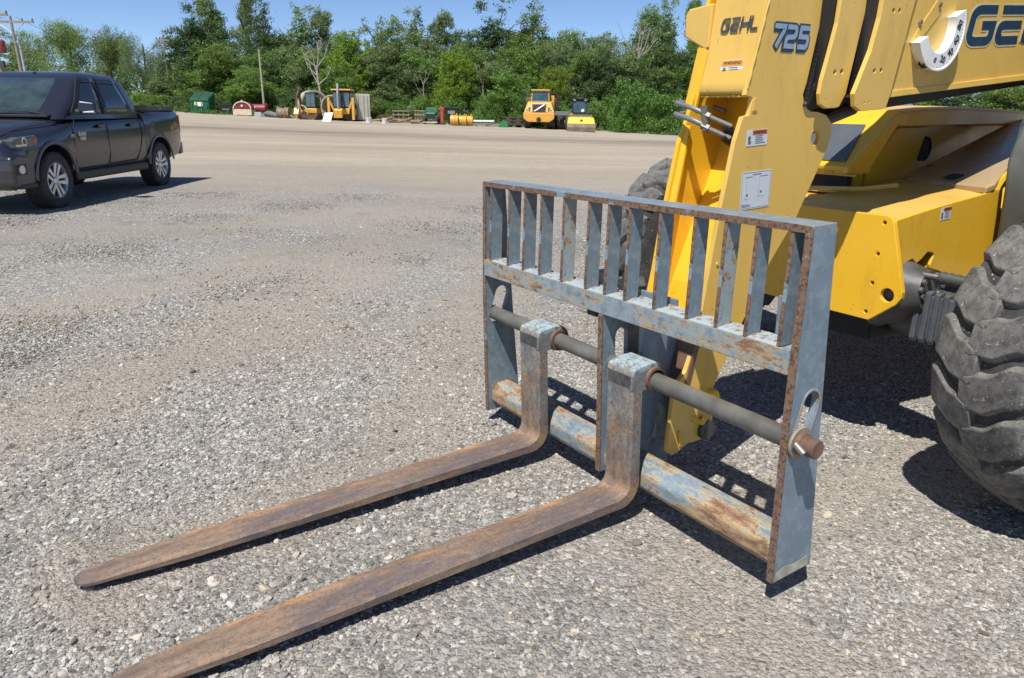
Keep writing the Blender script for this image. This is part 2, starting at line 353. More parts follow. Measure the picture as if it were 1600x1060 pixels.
# ground material: x = s, y = d in object space
def ground_mat():
    mt, n, b = nmat('gravel_and_dirt'); v = ocoord(n)
    sep = n.nodes.new('ShaderNodeSeparateXYZ'); n.links.new(v, sep.inputs[0]); d = sep.outputs[1]; sx = sep.outputs[0]
    # stones
    def vor(sc, rnd=1):
        x = nd(n, 'ShaderNodeTexVoronoi'); x.inputs['Scale'].default_value = sc; x.inputs['Randomness'].default_value = rnd
        n.links.new(v, x.inputs['Vector']); return x
    v1 = vor(55); v2 = vor(120); v3 = vor(22)
    g1 = nd(n, 'ShaderNodeSeparateColor'); n.links.new(v1.outputs['Color'], g1.inputs[0])
    g2 = nd(n, 'ShaderNodeSeparateColor'); n.links.new(v2.outputs['Color'], g2.inputs[0])
    stone = mixc(n, g1.outputs[0], (.13, .128, .12), (.48, .465, .43))
    fine = mixc(n, g2.outputs[0], (.11, .10, .09), (.38, .36, .325))
    stone = mixc(n, .45, stone, fine)
    stone = mixc(n, ramp(n, v1.outputs['Distance'], .0, .6), mixc(n, 1.0, stone, (1.12, 1.12, 1.12), 'MULTIPLY'), stone)
    stone = mixc(n, ramp(n, g1.outputs[1], .90, .94), stone, (.55, .53, .49))
    # tan fines in long soft patches, lying across the view
    pn = noise(n, .55, 6, .62, mapping(n, v, (.75, 1.5, 1), rot=(0, 0, .35)), .6)
    pm = noise(n, 2.6, 6, .65, v, .3)
    patch = ramp(n, mth(n, 'ADD', mth(n, 'MULTIPLY', pn, .72), mth(n, 'MULTIPLY', pm, .28)), .47, .56)
    tan = mixc(n, g2.outputs[1], (.21, .185, .155), (.46, .42, .36))
    ln_ = n.nodes.new('ShaderNodeAttribute'); ln_.attribute_name = 'lane'
    lnm = ramp(n, mth(n, 'ADD', ln_.outputs['Fac'], mth(n, 'MULTIPLY', mth(n, 'SUBTRACT', noise(n, 5, 8, .75, v), .5), 1.3)), .35, .75)
    near = mixc(n, mth(n, 'MAXIMUM', mth(n, 'MULTIPLY', patch, .40), mth(n, 'MULTIPLY', lnm, .72)), stone, tan)
    near = mixc(n, mth(n, 'MULTIPLY', ramp(n, noise(n, 1.3, 7, .7, mapping(n, v, (1, 1, 1), (5, 2, 0))), .56, .66), .38), near, (.15, .13, .11))
    gp = ramp(n, noise(n, .3, 5, .6, mapping(n, v, (.6, 1.4, 1), (7, 3, 0), (0, 0, -.3))), .42, .62)
    near = mixc(n, mth(n, 'MULTIPLY', gp, .25), near, (.16, .155, .15))
    # packed dirt farther out
    far_n = noise(n, .18, 8, .65, mapping(n, v, (.35, 1.6, 1)))
    dirt = mixc(n, ramp(n, far_n, .35, .65), (.35, .30, .235), (.45, .395, .315))
    dirt = mixc(n, mth(n, 'MULTIPLY', ramp(n, noise(n, 3, 8, .75, v), .45, .7), .35), dirt, (.24, .20, .15))
    tr = ramp(n, noise(n, .5, 8, .7, mapping(n, v, (.05, 1.5, 1), rot=(0, 0, .1))), .55, .7)
    dirt = mixc(n, mth(n, 'MULTIPLY', tr, .2), dirt, (.24, .205, .155))
    wob = mth(n, 'MULTIPLY', mth(n, 'SUBTRACT', noise(n, .22, 7, .7, v), .5), 13.0)
    dd = mth(n, 'ADD', d, wob)
    fm = ramp(n, mth(n, 'MULTIPLY', mth(n, 'ADD', dd, mth(n, 'MULTIPLY', sx, .25)), .025), .30, .50)
    c = mixc(n, fm, near, dirt)
    # darker band crossing the lot
    bw = mth(n, 'ADD', d, mth(n, 'ADD', mth(n, 'MULTIPLY', sx, .15), mth(n, 'MULTIPLY', mth(n, 'SUBTRACT', noise(n, .15, 6, .7, v), .5), 5.0)))
    band = mth(n, 'SUBTRACT', 1.0, mth(n, 'MULTIPLY', mth(n, 'ABSOLUTE', mth(n, 'SUBTRACT', bw, 42.0)), .17), True)
    bnz = ramp(n, noise(n, 1.2, 6, .7, mapping(n, v, (.12, 1.2, 1))), .35, .55)
    c = mixc(n, mth(n, 'MULTIPLY', mth(n, 'MULTIPLY', band, bnz), .8), c, (.17, .145, .12))
    n.links.new(c, b.inputs['Base Color']); b.inputs['Roughness'].default_value = .95; b.inputs['Specular IOR Level'].default_value = .2
    h = mth(n, 'ADD', mth(n, 'MULTIPLY', v1.outputs['Distance'], -.8), mth(n, 'MULTIPLY', v2.outputs['Distance'], -.5))
    h = mth(n, 'ADD', h, mth(n, 'MULTIPLY', noise(n, 4, 6, .6, v), 1.6))
    bump(n, b, h, .75, .02)
    return mt
M['ground'] = ground_mat()
def ground():
    ds = np.concatenate([np.linspace(-30, 0, 8), np.linspace(.3, 8, 90), np.linspace(8.15, 20, 70), np.geomspace(20.5, 900, 70)])
    ss = np.concatenate([-np.geomspace(900, 20.5, 40), np.linspace(-20, -7, 40), np.linspace(-6.9, 4, 110), np.linspace(4.2, 20, 40), np.geomspace(20.5, 900, 40)])
    P = [[(s, d, float(gz(s, d))+(.008*math.sin(s*2.1+d)*math.sin(d*1.7) if d < 20 else 0)*(0 if (abs(s) < 3 and d < 6) else 1)) for s in ss] for d in ds]
    o = MB().grid(P).build('ground', M['ground'], smooth=True, ang=80, fix=False)
    SS, DD = np.meshgrid(ss, ds); at = o.data.attributes.new('lane', 'FLOAT', 'POINT'); at.data.foreach_set('value', lane(SS.ravel(), DD.ravel()).astype(np.float32))
    o.location = (CAMP[0], CAMP[1], 0); o.rotation_euler = (0, 0, YAW)
    tag(o, kind='structure', label='grey gravel and tan packed dirt yard')
ground()

# loose stones: counted by nobody, instanced on scattered points
def stones(name, N, d0, d1, pw, rmin, rmax, tan, label, bias=0):
    u = rng.random(N); d = (d0**pw+(d1**pw-d0**pw)*u)**(1/pw)
    s = (rng.random(N)*2-1)*(.74*d+.9)
    r = rmin*(rmax/rmin)**(rng.random(N)**2.2)
    if bias: s = -np.abs(s)*rng.random(N)**.4-.25+.35*rng.normal(size=N)
    q = d-.35*s; cl = .8*np.sin(q*2.1+1.4*np.sin(s*.9))+.6*np.sin(s*1.1-q*1.5+1)+.45*np.sin(s*4.1+q*5.3+2*np.sin(q*1.7))*np.sin(q*6.1-s*2.2)+.3*rng.normal(size=N)
    keep = rng.random(N) < np.clip((.62+.42*cl)*(1-.78*lane(s, d)), .08, 1); s, d, r, cl = s[keep], d[keep], r[keep], cl[keep]; n = len(s)
    zz = gz(s, d)+r*.12
    me = bpy.data.meshes.new(name); me.vertices.add(n)
    me.vertices.foreach_set('co', np.stack([s, d, zz], 1).ravel())
    a = me.attributes.new('sc', 'FLOAT', 'POINT'); a.data.foreach_set('value', r.astype(np.float32))
    v = rng.beta(1.5, 2.0, n); hue = np.clip(rng.normal(.30, .25, n)+tan-.34*cl+.6*lane(s, d), 0, 1.2)
    lo = np.array([.10, .10, .098]); hi = np.array([.60, .59, .56]); tn = np.array([1.04, .93, .80])
    c = lo+(hi-lo)*v[:, None]; c = c*(1-hue[:, None]*(1-tn))
    a = me.attributes.new('tint', 'FLOAT_VECTOR', 'POINT'); a.data.foreach_set('vector', c.astype(np.float32).ravel())
    o = bpy.data.objects.new(name, me); COL.objects.link(o)
    o.location = (CAMP[0], CAMP[1], 0); o.rotation_euler = (0, 0, YAW)
    tag(o, label, 'gravel', kind='stuff')
    g = bpy.data.node_groups.new(name, 'GeometryNodeTree')
    g.interface.new_socket('Geometry', in_out='INPUT', socket_type='NodeSocketGeometry'); g.interface.new_socket('Geometry', in_out='OUTPUT', socket_type='NodeSocketGeometry')
    N_ = g.nodes.new; L = g.links.new
    gi = N_('NodeGroupInput'); go = N_('NodeGroupOutput')
    ji = N_('GeometryNodeJoinGeometry')
    for k in range(6):
        ic = N_('GeometryNodeMeshIcoSphere'); ic.inputs['Subdivisions'].default_value = 2 if rmax > .008 else 1
        po = N_('GeometryNodeInputPosition'); va = N_('ShaderNodeVectorMath'); va.operation = 'ADD'; va.inputs[1].default_value = (k*7.3, k*3.1, k*1.7)
        no = N_('ShaderNodeTexNoise'); no.noise_dimensions = '3D'; no.inputs['Scale'].default_value = 1.1; no.inputs['Detail'].default_value = 2
        L(po.outputs[0], va.inputs[0]); L(va.outputs[0], no.inputs['Vector'])
        sb = N_('ShaderNodeVectorMath'); sb.operation = 'SUBTRACT'; sb.inputs[1].default_value = (.5, .5, .5); L(no.outputs['Color'], sb.inputs[0])
        scl = N_('ShaderNodeVectorMath'); scl.operation = 'MULTIPLY'; scl.inputs[1].default_value = (2.0, 2.0, 1.6); L(sb.outputs[0], scl.inputs[0])
        sp = N_('GeometryNodeSetPosition'); L(ic.outputs[0], sp.inputs['Geometry']); L(scl.outputs[0], sp.inputs['Offset'])
        tf = N_('GeometryNodeTransform'); tf.inputs['Scale'].default_value = (1.15, .85, .62); L(sp.outputs[0], tf.inputs['Geometry'])
        sm = N_('GeometryNodeSetMaterial'); sm.inputs['Material'].default_value = M['stone']; L(tf.outputs[0], sm.inputs['Geometry'])
        g2 = N_('GeometryNodeGeometryToInstance'); L(sm.outputs[0], g2.inputs[0]); L(g2.outputs[0], ji.inputs[0])
    ip = N_('GeometryNodeInstanceOnPoints'); L(gi.outputs[0], ip.inputs['Points']); L(ji.outputs[0], ip.inputs['Instance'])
    ip.inputs['Pick Instance'].default_value = True
    rr = N_('FunctionNodeRandomValue'); rr.data_type = 'FLOAT_VECTOR'; rr.inputs[0].default_value = (-.5, -.5, 0); rr.inputs[1].default_value = (.5, .5, 6.283)
    L(rr.outputs[0], ip.inputs['Rotation'])
    na = N_('GeometryNodeInputNamedAttribute'); na.data_type = 'FLOAT'; na.inputs['Name'].default_value = 'sc'
    L(na.outputs['Attribute'], ip.inputs['Scale']); L(ip.outputs[0], go.inputs[0])
    o.modifiers.new('scatter', 'NODES').node_group = g
    return o
def stone_mat():
    mt, n, b = nmat('loose_stone')
    at = n.nodes.new('ShaderNodeAttribute'); at.attribute_type = 'INSTANCER'; at.attribute_name = 'tint'
    v = n.nodes.new('ShaderNodeTexCoord').outputs['Object']
    c = mixc(n, ramp(n, noise(n, 3, 4, .6, v), .3, .7), mixc(n, 1.0, at.outputs['Color'], (.8, .8, .8), 'MULTIPLY'), mixc(n, 1.0, at.outputs['Color'], (1.12, 1.1, 1.08), 'MULTIPLY'))
    n.links.new(c, b.inputs['Base Color']); b.inputs['Roughness'].default_value = .9; b.inputs['Specular IOR Level'].default_value = .25
    return mt
M['stone'] = stone_mat()
stones('gravel', 520000, 1.2, 5.4, 1.5, .0021, .0085, .0, 'fine crushed grey gravel strewn over the near yard')
stones('gravel', 260000, 4.6, 14., 1.3, .0038, .011, .05, 'crushed gravel strewn over the middle of the yard')
stones('coarse_gravel', 6000, 1.2, 11., 1.2, .008, .021, .05, 'larger pale stones lying loose among the gravel')
stones('coarse_gravel', 16000, 1.3, 6.0, 1.4, .006, .0155, -.15, 'coarser dark and pale grey stones bunched on the left of the yard', 1)

# ------------------------------------------------------------------ fork carriage
CR = (.0273, -.0114, 0); CL = (0, 0, .0754)
car = thing('fork_carriage', 'blue-grey steel fork carriage with slatted load backrest, scraped and rusty', 'fork carriage', CL, CR)
PY, PZ, PR = .056, .505, .0325
def side_plate(x0, x1):
    poly = [(0, 0), (.192, 0), (.165, .45), (.14, .9), (.13, 1.138), (.022, 1.138), (.004, .6)]
    o = MB().prism(poly, 0, x0, x1, [slot2((.062, .492), (.098, .60), .036)]).build('side_plate', M['blue'], car, bevel=.0025)
    # rusted front edge strip and the worn cream foot
    e = MB(); e.prism([(-.0015, .001), (.004, .001), (.008, .6), (.026, 1.137), (.0205, 1.137), (.0025, .6)], 0, x0-.0008, x1+.0008)
    e.build('worn_edge', M['edge'], o, bevel=.001)
    return o
pl = side_plate(-.876, -.853); pr = side_plate(.853, .876)
MB().prism([(.012, .004), (.178, .004), (.172, .042), (.10, .036), (.06, .045), (.016, .034)], 0, .8755, .8768).build('worn_paint_band', simple('chalky_worn_paint', (.36, .35, .27), .8, 0, .35, 25, bmp=.3), pr)
# welded ring round the slot (outer face)
def ring(x0, x1, parent):
    a = slot2((.062, .492), (.098, .60), .046, 10); h = slot2((.062, .492), (.098, .60), .0362, 10)
    MB().prism(a, 0, x0, x1, [h]).build('slot_rim', M['blue_worn'], parent, bevel=.002)
ring(.8762, .8795, pr)
# bars
tb = MB().box(-.853, .853, .022, .128, 1.116, 1.138).build('top_bar', M['blue'], car, bevel=.0025)
MB().prism([(-.8525, 1.1165), (.8525, 1.1165), (.8525, 1.1375), (-.8525, 1.1375)], 1, .0195, .0235).build('worn_edge', M['edge'], tb)
mbar = MB(); mbar.box(-.853, .853, .0, .012, .700, .778); mbar.box(-.853, .853, .012, .105, .764, .778); mbar.box(-.853, .853, .012, .105, .700, .712)
mbar = mbar.build('middle_bar', M['blue_bar'], car, bevel=.003)
SL = [-.806, -.656, -.532, -.405, -.250, -.093, .021, .136, .286, .442, .566, .685, .813]
sm_ = None
for i, x in enumerate(SL):
    p = [(.006, .779), (.068, .779), (.084, 1.1155), (.024, 1.1155)]
    if sm_ is None:
        b_ = MB().prism(p, 0, -.006, .006)
        b_.cur = 1; b_.prism([(.004, .780), (.0075, .780), (.0255, 1.1152), (.022, 1.1152)], 0, -.0066, .0066)
        o = b_.build('slat', [M['blue'], M['edge']], car, bevel=.0012); sm_ = o.data; s0 = o
    else:
        o = s0.copy(); COL.objects.link(o); o.parent = car
        if i % 3 == 1:
            o.data = sm_.copy(); o.data.materials[0] = M['blue_worn'] if i in (4, 10) else M['blue']
    o.location = (x, 0, 0); o.rotation_euler = (0, random.uniform(-.004, .004), random.uniform(-.03, .03))
# lumpy painted-over welds between the slats
def weld(x0, x1):
    n1, n2 = max(4, int((x1-x0)/.008)), 8
    ph = random.random()*9; P = []
    for i in range(n1+1):
        x = x0+(x1-x0)*i/n1; t = i/n1; row = []
        edge_h = .5+.5*abs(2*t-1)**2
        for j in range(n2+1):
            y = .004+.098*j/n2
            z = .7785+.012*edge_h*(1-abs(2*j/n2-1)**3)*(.55+.45*math.sin(i*1.9+ph+j*.8)*math.sin(j*1.3+ph*2))+random.uniform(0, .0022)
            if i in (0, n1) or j in (0, n2): z = .7782
            row.append((x, y, z))
        P.append(row)
    MB().grid(P).build('weld_bead', M['weld'], mbar, smooth=True, ang=70)
xs = [-.852]+[s for s in SL]+[.852]
for a, b in zip(xs[:-1], xs[1:]):
    if b-a > .05: weld(a+.007, b-.007)
# pin bar right through both plates
pb = MB().tube([(-.90, PY, PZ), (.902, PY-.004, PZ-.022)], PR, 24).build('pin_bar', M['bar'], car, smooth=True, bevel=.003)
MB().lathe([(.8795, .033), (.8795, .050), (.8845, .052), (.8895, .050), (.8895, .033)], (0, PY-.004, PZ-.022), 0, 28).build('washer', simple('dusty_washer', (.30, .26, .19), .7, .2, .25, 20, bmp=.3), car, smooth=True)
MB().lathe([(.8895, .0), (.8895, .036), (.902, .035), (.904, .030), (.945, .030), (.9475, .027), (.9475, 0)], (0, PY-.004, PZ-.022), 0, 28).build('pin_end', M['bolt'], car, smooth=True)
MB().tube([(.897, PY-.045, PZ-.010), (.930, PY-.045, PZ-.030)], .011, 10).build('retaining_bolt', M['bar'], car, smooth=True)
# lower tube, slightly faceted
oc = [(.092+.074*math.cos(PI/8+k*PI/4), .080+.072*math.sin(PI/8+k*PI/4)) for k in range(8)]
MB().prism(oc, 0, -.853, .853).build('lower_bar', M['blue_low'], car, bevel=.009, seg=3)
# centre mounting plates
A = [(.0, .0), (.19, .0), (.25, .10), (.25, .40), (.36, .45), (.36, .60), (.27, .70), (.0, .699)]
A = [(.0, .03), (.17, .03), (.24, .10), (.25, .36), (.33, .42), (.34, .58), (.26, .68), (.10, .699), (.0, .699)]
for x0 in (-.002, .112):
    g = MB().prism(A if x0 < 0.05 else [(.10, .05), (.27, .05), (.27, .36), (.345, .44), (.340, .58), (.26, .66), (.12, .699), (.106, .699)], 0, x0, x0+.024,
        [slot2((.10, .50), (.10, .60), .032)] if x0 < .05 else []).build('mounting_plate', M['blue'], car, bevel=.002)
    if x0 < .05: MB().prism([(-.002, .032), (.003, .032), (.003, .697), (-.002, .697)], 0, x0-.001, x0+.025).build('worn_edge', M['edge'], g)
MB().hexa([(.137, .19, .16), (.165, .19, .16), (.165, .20, .16), (.137, .20, .16)][::1], [(.137, .19, .33), (.1375, .19, .33), (.1375, .20, .33), (.137, .20, .33)]).build('gusset', M['blue_worn'], car)
MB().prism([(.17, .18), (.262, .165), (.24, .30), (.20, .33)], 0, .1365, .1395).build('gusset', M['weld'], car, bevel=.001)
MB().prism([(.09, .19), (.16, .19), (.03, .44), (.026, .44)], 0, -.012, -.004).build('gusset', M['blue'], car)
MB().tube([(-.02, .318, .50), (.178, .318, .50)], .027, 20).build('mount_pin', M['blue_worn'], car, smooth=True, bevel=.003)
MB().box(.10, .30, .105, .118, .70, .80).build('hook_plate', M['blue'], car, bevel=.004)
MB().box(-.16, -.125, .106, .15, .70, .83).build('stop_block', M['blue'], car, bevel=.004)
MB().box(.72, .735, .106, .17, .66, .90).build('stop_block', M['blue'], car, bevel=.003)
MB().box(-.10, -.04, .02, .08, .672, .699).build('bumper_pad', M['black'], car, bevel=.004)
MB().box(.06, .09, .09, .20, .655, .699).build('bumper_pad', M['dkgrey'], car, bevel=.004)

# ------------------------------------------------------------------ pallet forks
def fork(xc, label, L=1.858):
    f = thing('pallet_fork', label, 'fork', tuple(Vector(CL)+Euler(CR).to_matrix() @ Vector((xc, 0, 0))), CR, 'pallet forks hanging on the carriage pin bar')
    W = .072
    # L profile in y,z: shank + curved heel + blade that thins to the tip
    outer = []; inner = []
    zt = .045
    def prof(hw, yend):
        P = []
        # outer contour (back/bottom) and inner contour (front/top)
        back = [(.0, .50)]+[(.0, .30), (.0, .10)]+[(-.055+.055*math.cos(a), .055+.055*math.sin(-a)) for a in np.linspace(0, PI/2, 7)]
        back += [(-.4, .0), (-.9, .0), (-1.5, .004), (yend, .012)]
        front = [(yend, .020), (-1.5, .030), (-.9, .040), (-.4, .046), (-.115, .049)]+[(-.105+.052*math.sin(a), .105-.052*math.cos(a)) for a in np.linspace(.15, PI/2, 6)]+[(-.052, .30), (-.052, .50)]
        return back+front
    # blade with rounded plan tip: build from stations
    st = []
    ys = [-.13, -.3, -.5, -.7, -.9, -1.1, -1.3, -1.5, -1.62, -1.69, -L+.098, -L+.053, -L+.023, -L+.006, -L]
    def hw(y):
        if y > -1.45: return W
        if y > -L+.078: return W-.022*((-1.45-y)/.33)**1.3
        t = min(1, (-L+.078-y)/.078); return (W-.022)*math.sqrt(max(0, 1-t*t))*.999+.003
    def top(y): return .049-.0105*(-y)-.004*max(0, -y-1.6)/.2
    def bot(y): return .000+.004*max(0, -y-1.2)
    b = MB(); V = []; F = []; c = .009
    for y in ys:
        h = hw(y); t = top(y)+random.uniform(-.0006, .0006); z0 = bot(y); cc = min(c, h*.5)
        V += [(-h, y, z0+.004), (-h, y, t-.010), (-h+cc, y, t), (0, y, t+.001), (h-cc, y, t), (h, y, t-.010), (h, y, z0+.004), (h-.005, y, z0), (-h+.005, y, z0)]
    # heel stations
    heel = []
    for a in np.linspace(0, PI/2, 8):
        ca, sa = math.cos(a), math.sin(a)
        oy, oz = -.09+.09*sa, .09-.09*ca      # outer corner
        iy, iz = -.105+.05*sa, .098-.05*ca    # inner corner
        d = Vector((iy-oy, iz-oz)); dn = d.normalized()
        i2 = Vector((iy, iz))-dn*.009; o2 = Vector((oy, oz))+dn*.004
        heel += [(-W, o2.x, o2.y), (-W, i2.x, i2.y), (-W+c, iy, iz), (0, iy, iz), (W-c, iy, iz), (W, i2.x, i2.y), (W, o2.x, o2.y), (W-.005, oy, oz), (-W+.005, oy, oz)]
    shk = []
    for z in (.16, .25, .35, .45, .525):
        fy = -.054
        shk += [(-W, -.004, z), (-W, fy+.009, z), (-W+c, fy, z), (0, fy, z), (W-c, fy, z), (W, fy+.009, z), (W, -.004, z), (W-.005, 0, z), (-W+.005, 0, z)]
    allv = V[::-1]
    rows = [V[i*9:i*9+9] for i in range(len(ys))][::-1]+[heel[i*9:i*9+9] for i in range(8)]+[shk[i*9:i*9+9] for i in range(5)]
    VV = [p for r in rows for p in r]; nR = len(rows)
    for i in range(nR-1):
        for j in range(9): F.append((i*9+j, i*9+(j+1) % 9, (i+1)*9+(j+1) % 9, (i+1)*9+j))
    F.append(tuple(range(9))); F.append(tuple((nR-1)*9+j for j in range(9)))
    # split at heel: blade faces and shank faces
    cut = (len(ys)+3)*9
    bl = MB(); bl.add(VV, [f for f in F if min(f) < cut]); sh = MB(); sh.add(VV, [f for f in F if min(f) >= cut])
    bl.build('blade', M['fork'], f, smooth=True, ang=30)
    sh.build('shank', M['shank'], f, smooth=True, ang=30)
    # eye wrapped round the pin bar
    e = [(-.054, .470), (-.054, .528), (-.046, .548), (-.02, .558), (.03, .5625), (.065, .562)]+[(PY+.056*math.cos(a), PZ+.056*math.sin(a)) for a in np.linspace(1.35, -2.2, 14)]+[(.001, .46)]
    MB().prism(e, 0, -W+.0005, W-.0005, [disc(PY, PZ, PR+.004, 20)]).build('pin_eye', M['shank'], f, smooth=False, bevel=.006, seg=3)
    MB().lathe([(W+.0, .036), (W+.0, .049), (W+.012, .047), (W+.012, .036)], (0, PY, PZ-.006), 0, 24).build('collar', M['bolt'], f, smooth=True)
    return f
fork(-.405, 'rusty pallet fork nearer the pickup, its whole tapered tip in view on the gravel')
fork(.186, 'rusty pallet fork in the foreground reaching down to the bottom left corner', 1.822)

# ------------------------------------------------------------------ telehandler
T0 = (.07, 1.6, 0)
tel = thing('telehandler', 'yellow telehandler with tan-yellow boom head numbered 725 behind the fork carriage', 'telehandler', T0)
def TB(mb, name, mat, parent=None, **k): return mb.build(name, mat, parent or tel, off=T0, **k)
XN = .22
near = [(.518, 2.10), (.489, 1.90), (.471, 1.727), (.425, 1.58), (.466, 1.572), (.457, 1.512), (.423, 1.505), (.395, 1.42), (.351, 1.17), (.300, .794), (.278, .659), (.241, .561), (.185, .50), (.171, .233), (.198, .212), (.226, .213), (.281, .241), (.384, .241), (.425, .275), (.408, .464), (.474, .583), (.662, .931), (.802, 1.11), (.949, 1.382), (.961, 1.422), (.966, 1.457), (.955, 1.486), (.915, 1.516), (.859, 1.527), (.806, 1.529), (.770, 1.55), (.754, 1.589), (.768, 1.634), (.818, 1.927), (.84, 2.10)]
hd = TB(MB().prism(near, 0, XN-.02, XN, [disc(.864, 1.428, .028)]), 'boom_head', M['yellow_tan'], bevel=.002)
# far side plate with its flange
far = [(.52, 2.10), (.505, 1.90), (.47, 1.6), (.44, 1.50), (.40, 1.40), (.345, 1.12), (.30, .80), (.26, .60), (.20, .48), (.18, .25), (.24, .22), (.40, .25), (.42, .46), (.662, .93), (.80, 1.11), (.94, 1.38), (.95, 1.46), (.78, 1.56), (.80, 1.93), (.84, 2.10)]
TB(MB().prism(far, 0, -.085, -.065), 'far_side_plate', M['yellow'], bevel=.003)
# ledge flange between far plate and box
fl = MB(); fl.hexa([(-.105, .455, 1.545), (-.060, .47, 1.53), (-.060, .485, 1.53), (-.105, .47, 1.545)], [(-.085, .515, 1.90), (-.015, .505, 1.905), (-.015, .52, 1.905), (-.085, .53, 1.90)])
TB(fl, 'flange', M['yellow'], bevel=.003)
fl = MB(); fl.hexa([(-.085, .255, .60), (-.02, .262, .60), (-.02, .275, .60), (-.085, .268, .60)], [(-.085, .425, 1.47), (-.045, .432, 1.47), (-.045, .446, 1.47), (-.085, .439, 1.47)])
TB(fl, 'flange', M['yellow'], bevel=.003)
# inner web, curved box front, tab
web = MB(); P = []
for (y, z) in ((.32, .30), (.34, .55), (.42, .85), (.54, 1.15), (.64, 1.4), (.68, 1.7)): P.append([(-.066, y, z), (XN-.02, y, z)])
web.grid(P); TB(web, 'inner_web', M['yellow'])
bx = [(.515, 2.12), (.500, 1.90), (.482, 1.73), (.458, 1.63), (.452, 1.605), (.456, 1.590), (.475, 1.578), (.52, 1.575), (.62, 1.60), (.70, 1.62), (.71, 2.12)]
TB(MB().prism(bx, 0, -.030, XN-.0202), 'head_box', M['yellow_tan'], smooth=True, bevel=.004)
TB(MB().prism([(-.16, 1.803), (-.165, 1.885), (-.145, 1.905), (-.031, 1.915), (-.031, 1.755), (-.05, 1.752)], 1, .485, .52), 'side_tab', M['yellow_tan'], bevel=.006)
TB(MB().prism([(.469, 1.525), (.492, 1.528), (.488, 1.572), (.47, 1.57)], 0, XN, XN+.004), 'notch_plate', M['yellow_tan'], bevel=.001)
# lower lug hardware
TB(MB().lathe([(XN-.03, .0), (XN-.03, .042), (XN+.016, .042), (XN+.018, .040), (XN+.018, 0)], (0, .379, .286), 0, 28), 'pivot_pin', M['iron'], smooth=True)
TB(MB().tube([(XN-.02, .30, .36), (XN+.01, .31, .34), (XN+.02, .335, .33), (XN+.014, .36, .345)], .012, 8), 'hose_clip', M['yellow'], smooth=True)
TB(MB().lathe([(XN, 0), (XN, .030), (XN+.03, .028), (XN+.03, 0)], (0, .39, .43), 0, 6), 'lug_nut', M['yellow'])
TB(MB().tube([(XN+.006, .225, .31), (XN+.008, .236, .25)], .006, 6), 'weld_tab', M['yellow'])
TB(MB().tube([(XN-.32, .24, .60), (XN-.12, .235, .60)], .028, 16), 'tilt_pin', M['yellow'], smooth=True)
TB(MB().prism([(.235, .50), (.262, .50), (.30, .66), (.272, .66)], 0, XN-.09, XN+.006), 'tilt_link', M['bolt'], bevel=.003)
for x in (-.02, .05): TB(MB().box(x, x+.05, .22, .25, .48, .70), 'coupler_rib', M['yellow'], bevel=.004)
# grey hoses looping round the far flange
for k, (z, r) in enumerate(((1.545, .0095), (1.503, .0105))):
    pts = [(-.02, .60, z-.02), (-.11, .56, z+.01), (-.125, .49, z+.012), (-.112, .42, z+.010), (-.06, .385, z+.004), (.01, .38, z-.010), (.055, .40, z-.030)]
    cur = []
    for i in range(len(pts)-1):
        for t in (0, .25, .5, .75):
            p0 = Vector(pts[max(i-1, 0)]); p1 = Vector(pts[i]); p2 = Vector(pts[i+1]); p3 = Vector(pts[min(i+2, len(pts)-1)])
            cur.append(.5*((2*p1)+(-p0+p2)*t+(2*p0-5*p1+4*p2-p3)*t*t+(-p0+3*p1-3*p2+p3)*t**3))
    cur.append(Vector(pts[-1]))
    TB(MB().tube(cur, r, 12), 'hydraulic_hose', M['hose'], smooth=True)
fit = MB()
for k, (z, dx) in enumerate(((1.515, 0), (1.472, .0))):
    fit.tube([(.050, .398, z), (.075, .41, z-.012)], .015, 6); fit.tube([(.075, .41, z-.012), (.14, .46, z-.045)], .0095, 10)
fit.tube([(.055, .395, 1.545), (.062, .405, 1.455)], .013, 8)
TB(fit, 'hose_fitting', M['bar'], smooth=True, ang=30)
TB(MB().tube([(.12, .445, 1.465), (.16, .52, 1.42), (.16, .62, 1.38)], .016, 8).tube([(.12, .44, 1.43), (.15, .50, 1.39), (.15, .6, 1.34)], .014, 8), 'rear_hose', M['black'], smooth=True)

for (y_, z_) in ((.60, 1.95), (.64, 1.90), (.36, .97), (.40, .90), (.55, 1.50), (.62, 1.02)):
    TB(MB().lathe([(XN-.001, 0), (XN-.001, .0075), (XN+.004, .0065), (XN+.004, 0)], (0, y_, z_), 0, 8), 'plate_bolt', M['yellow_tan'], hd) if z_ < 1.2 else None
ws = MB(); pts_ = [(-.028+.0085*i, .4665+random.uniform(-.001, .001), 1.578+random.uniform(-.0015, .0015)) for i in range(29)]
ws.tube(pts_, [.004+.0012*math.sin(i*2.1) for i in range(29)], 6); TB(ws, 'weld_seam', M['yellow_tan'], hd, smooth=True)
ws = MB(); pts_ = [(XN+.0005, .500-.0038*i+random.uniform(-.0006, .0006), 1.90-.0165*i) for i in range(19)]
ws.tube(pts_, [.0035+.001*math.sin(i*1.7) for i in range(19)], 6); TB(ws, 'weld_seam', M['yellow_tan'], hd, smooth=True)
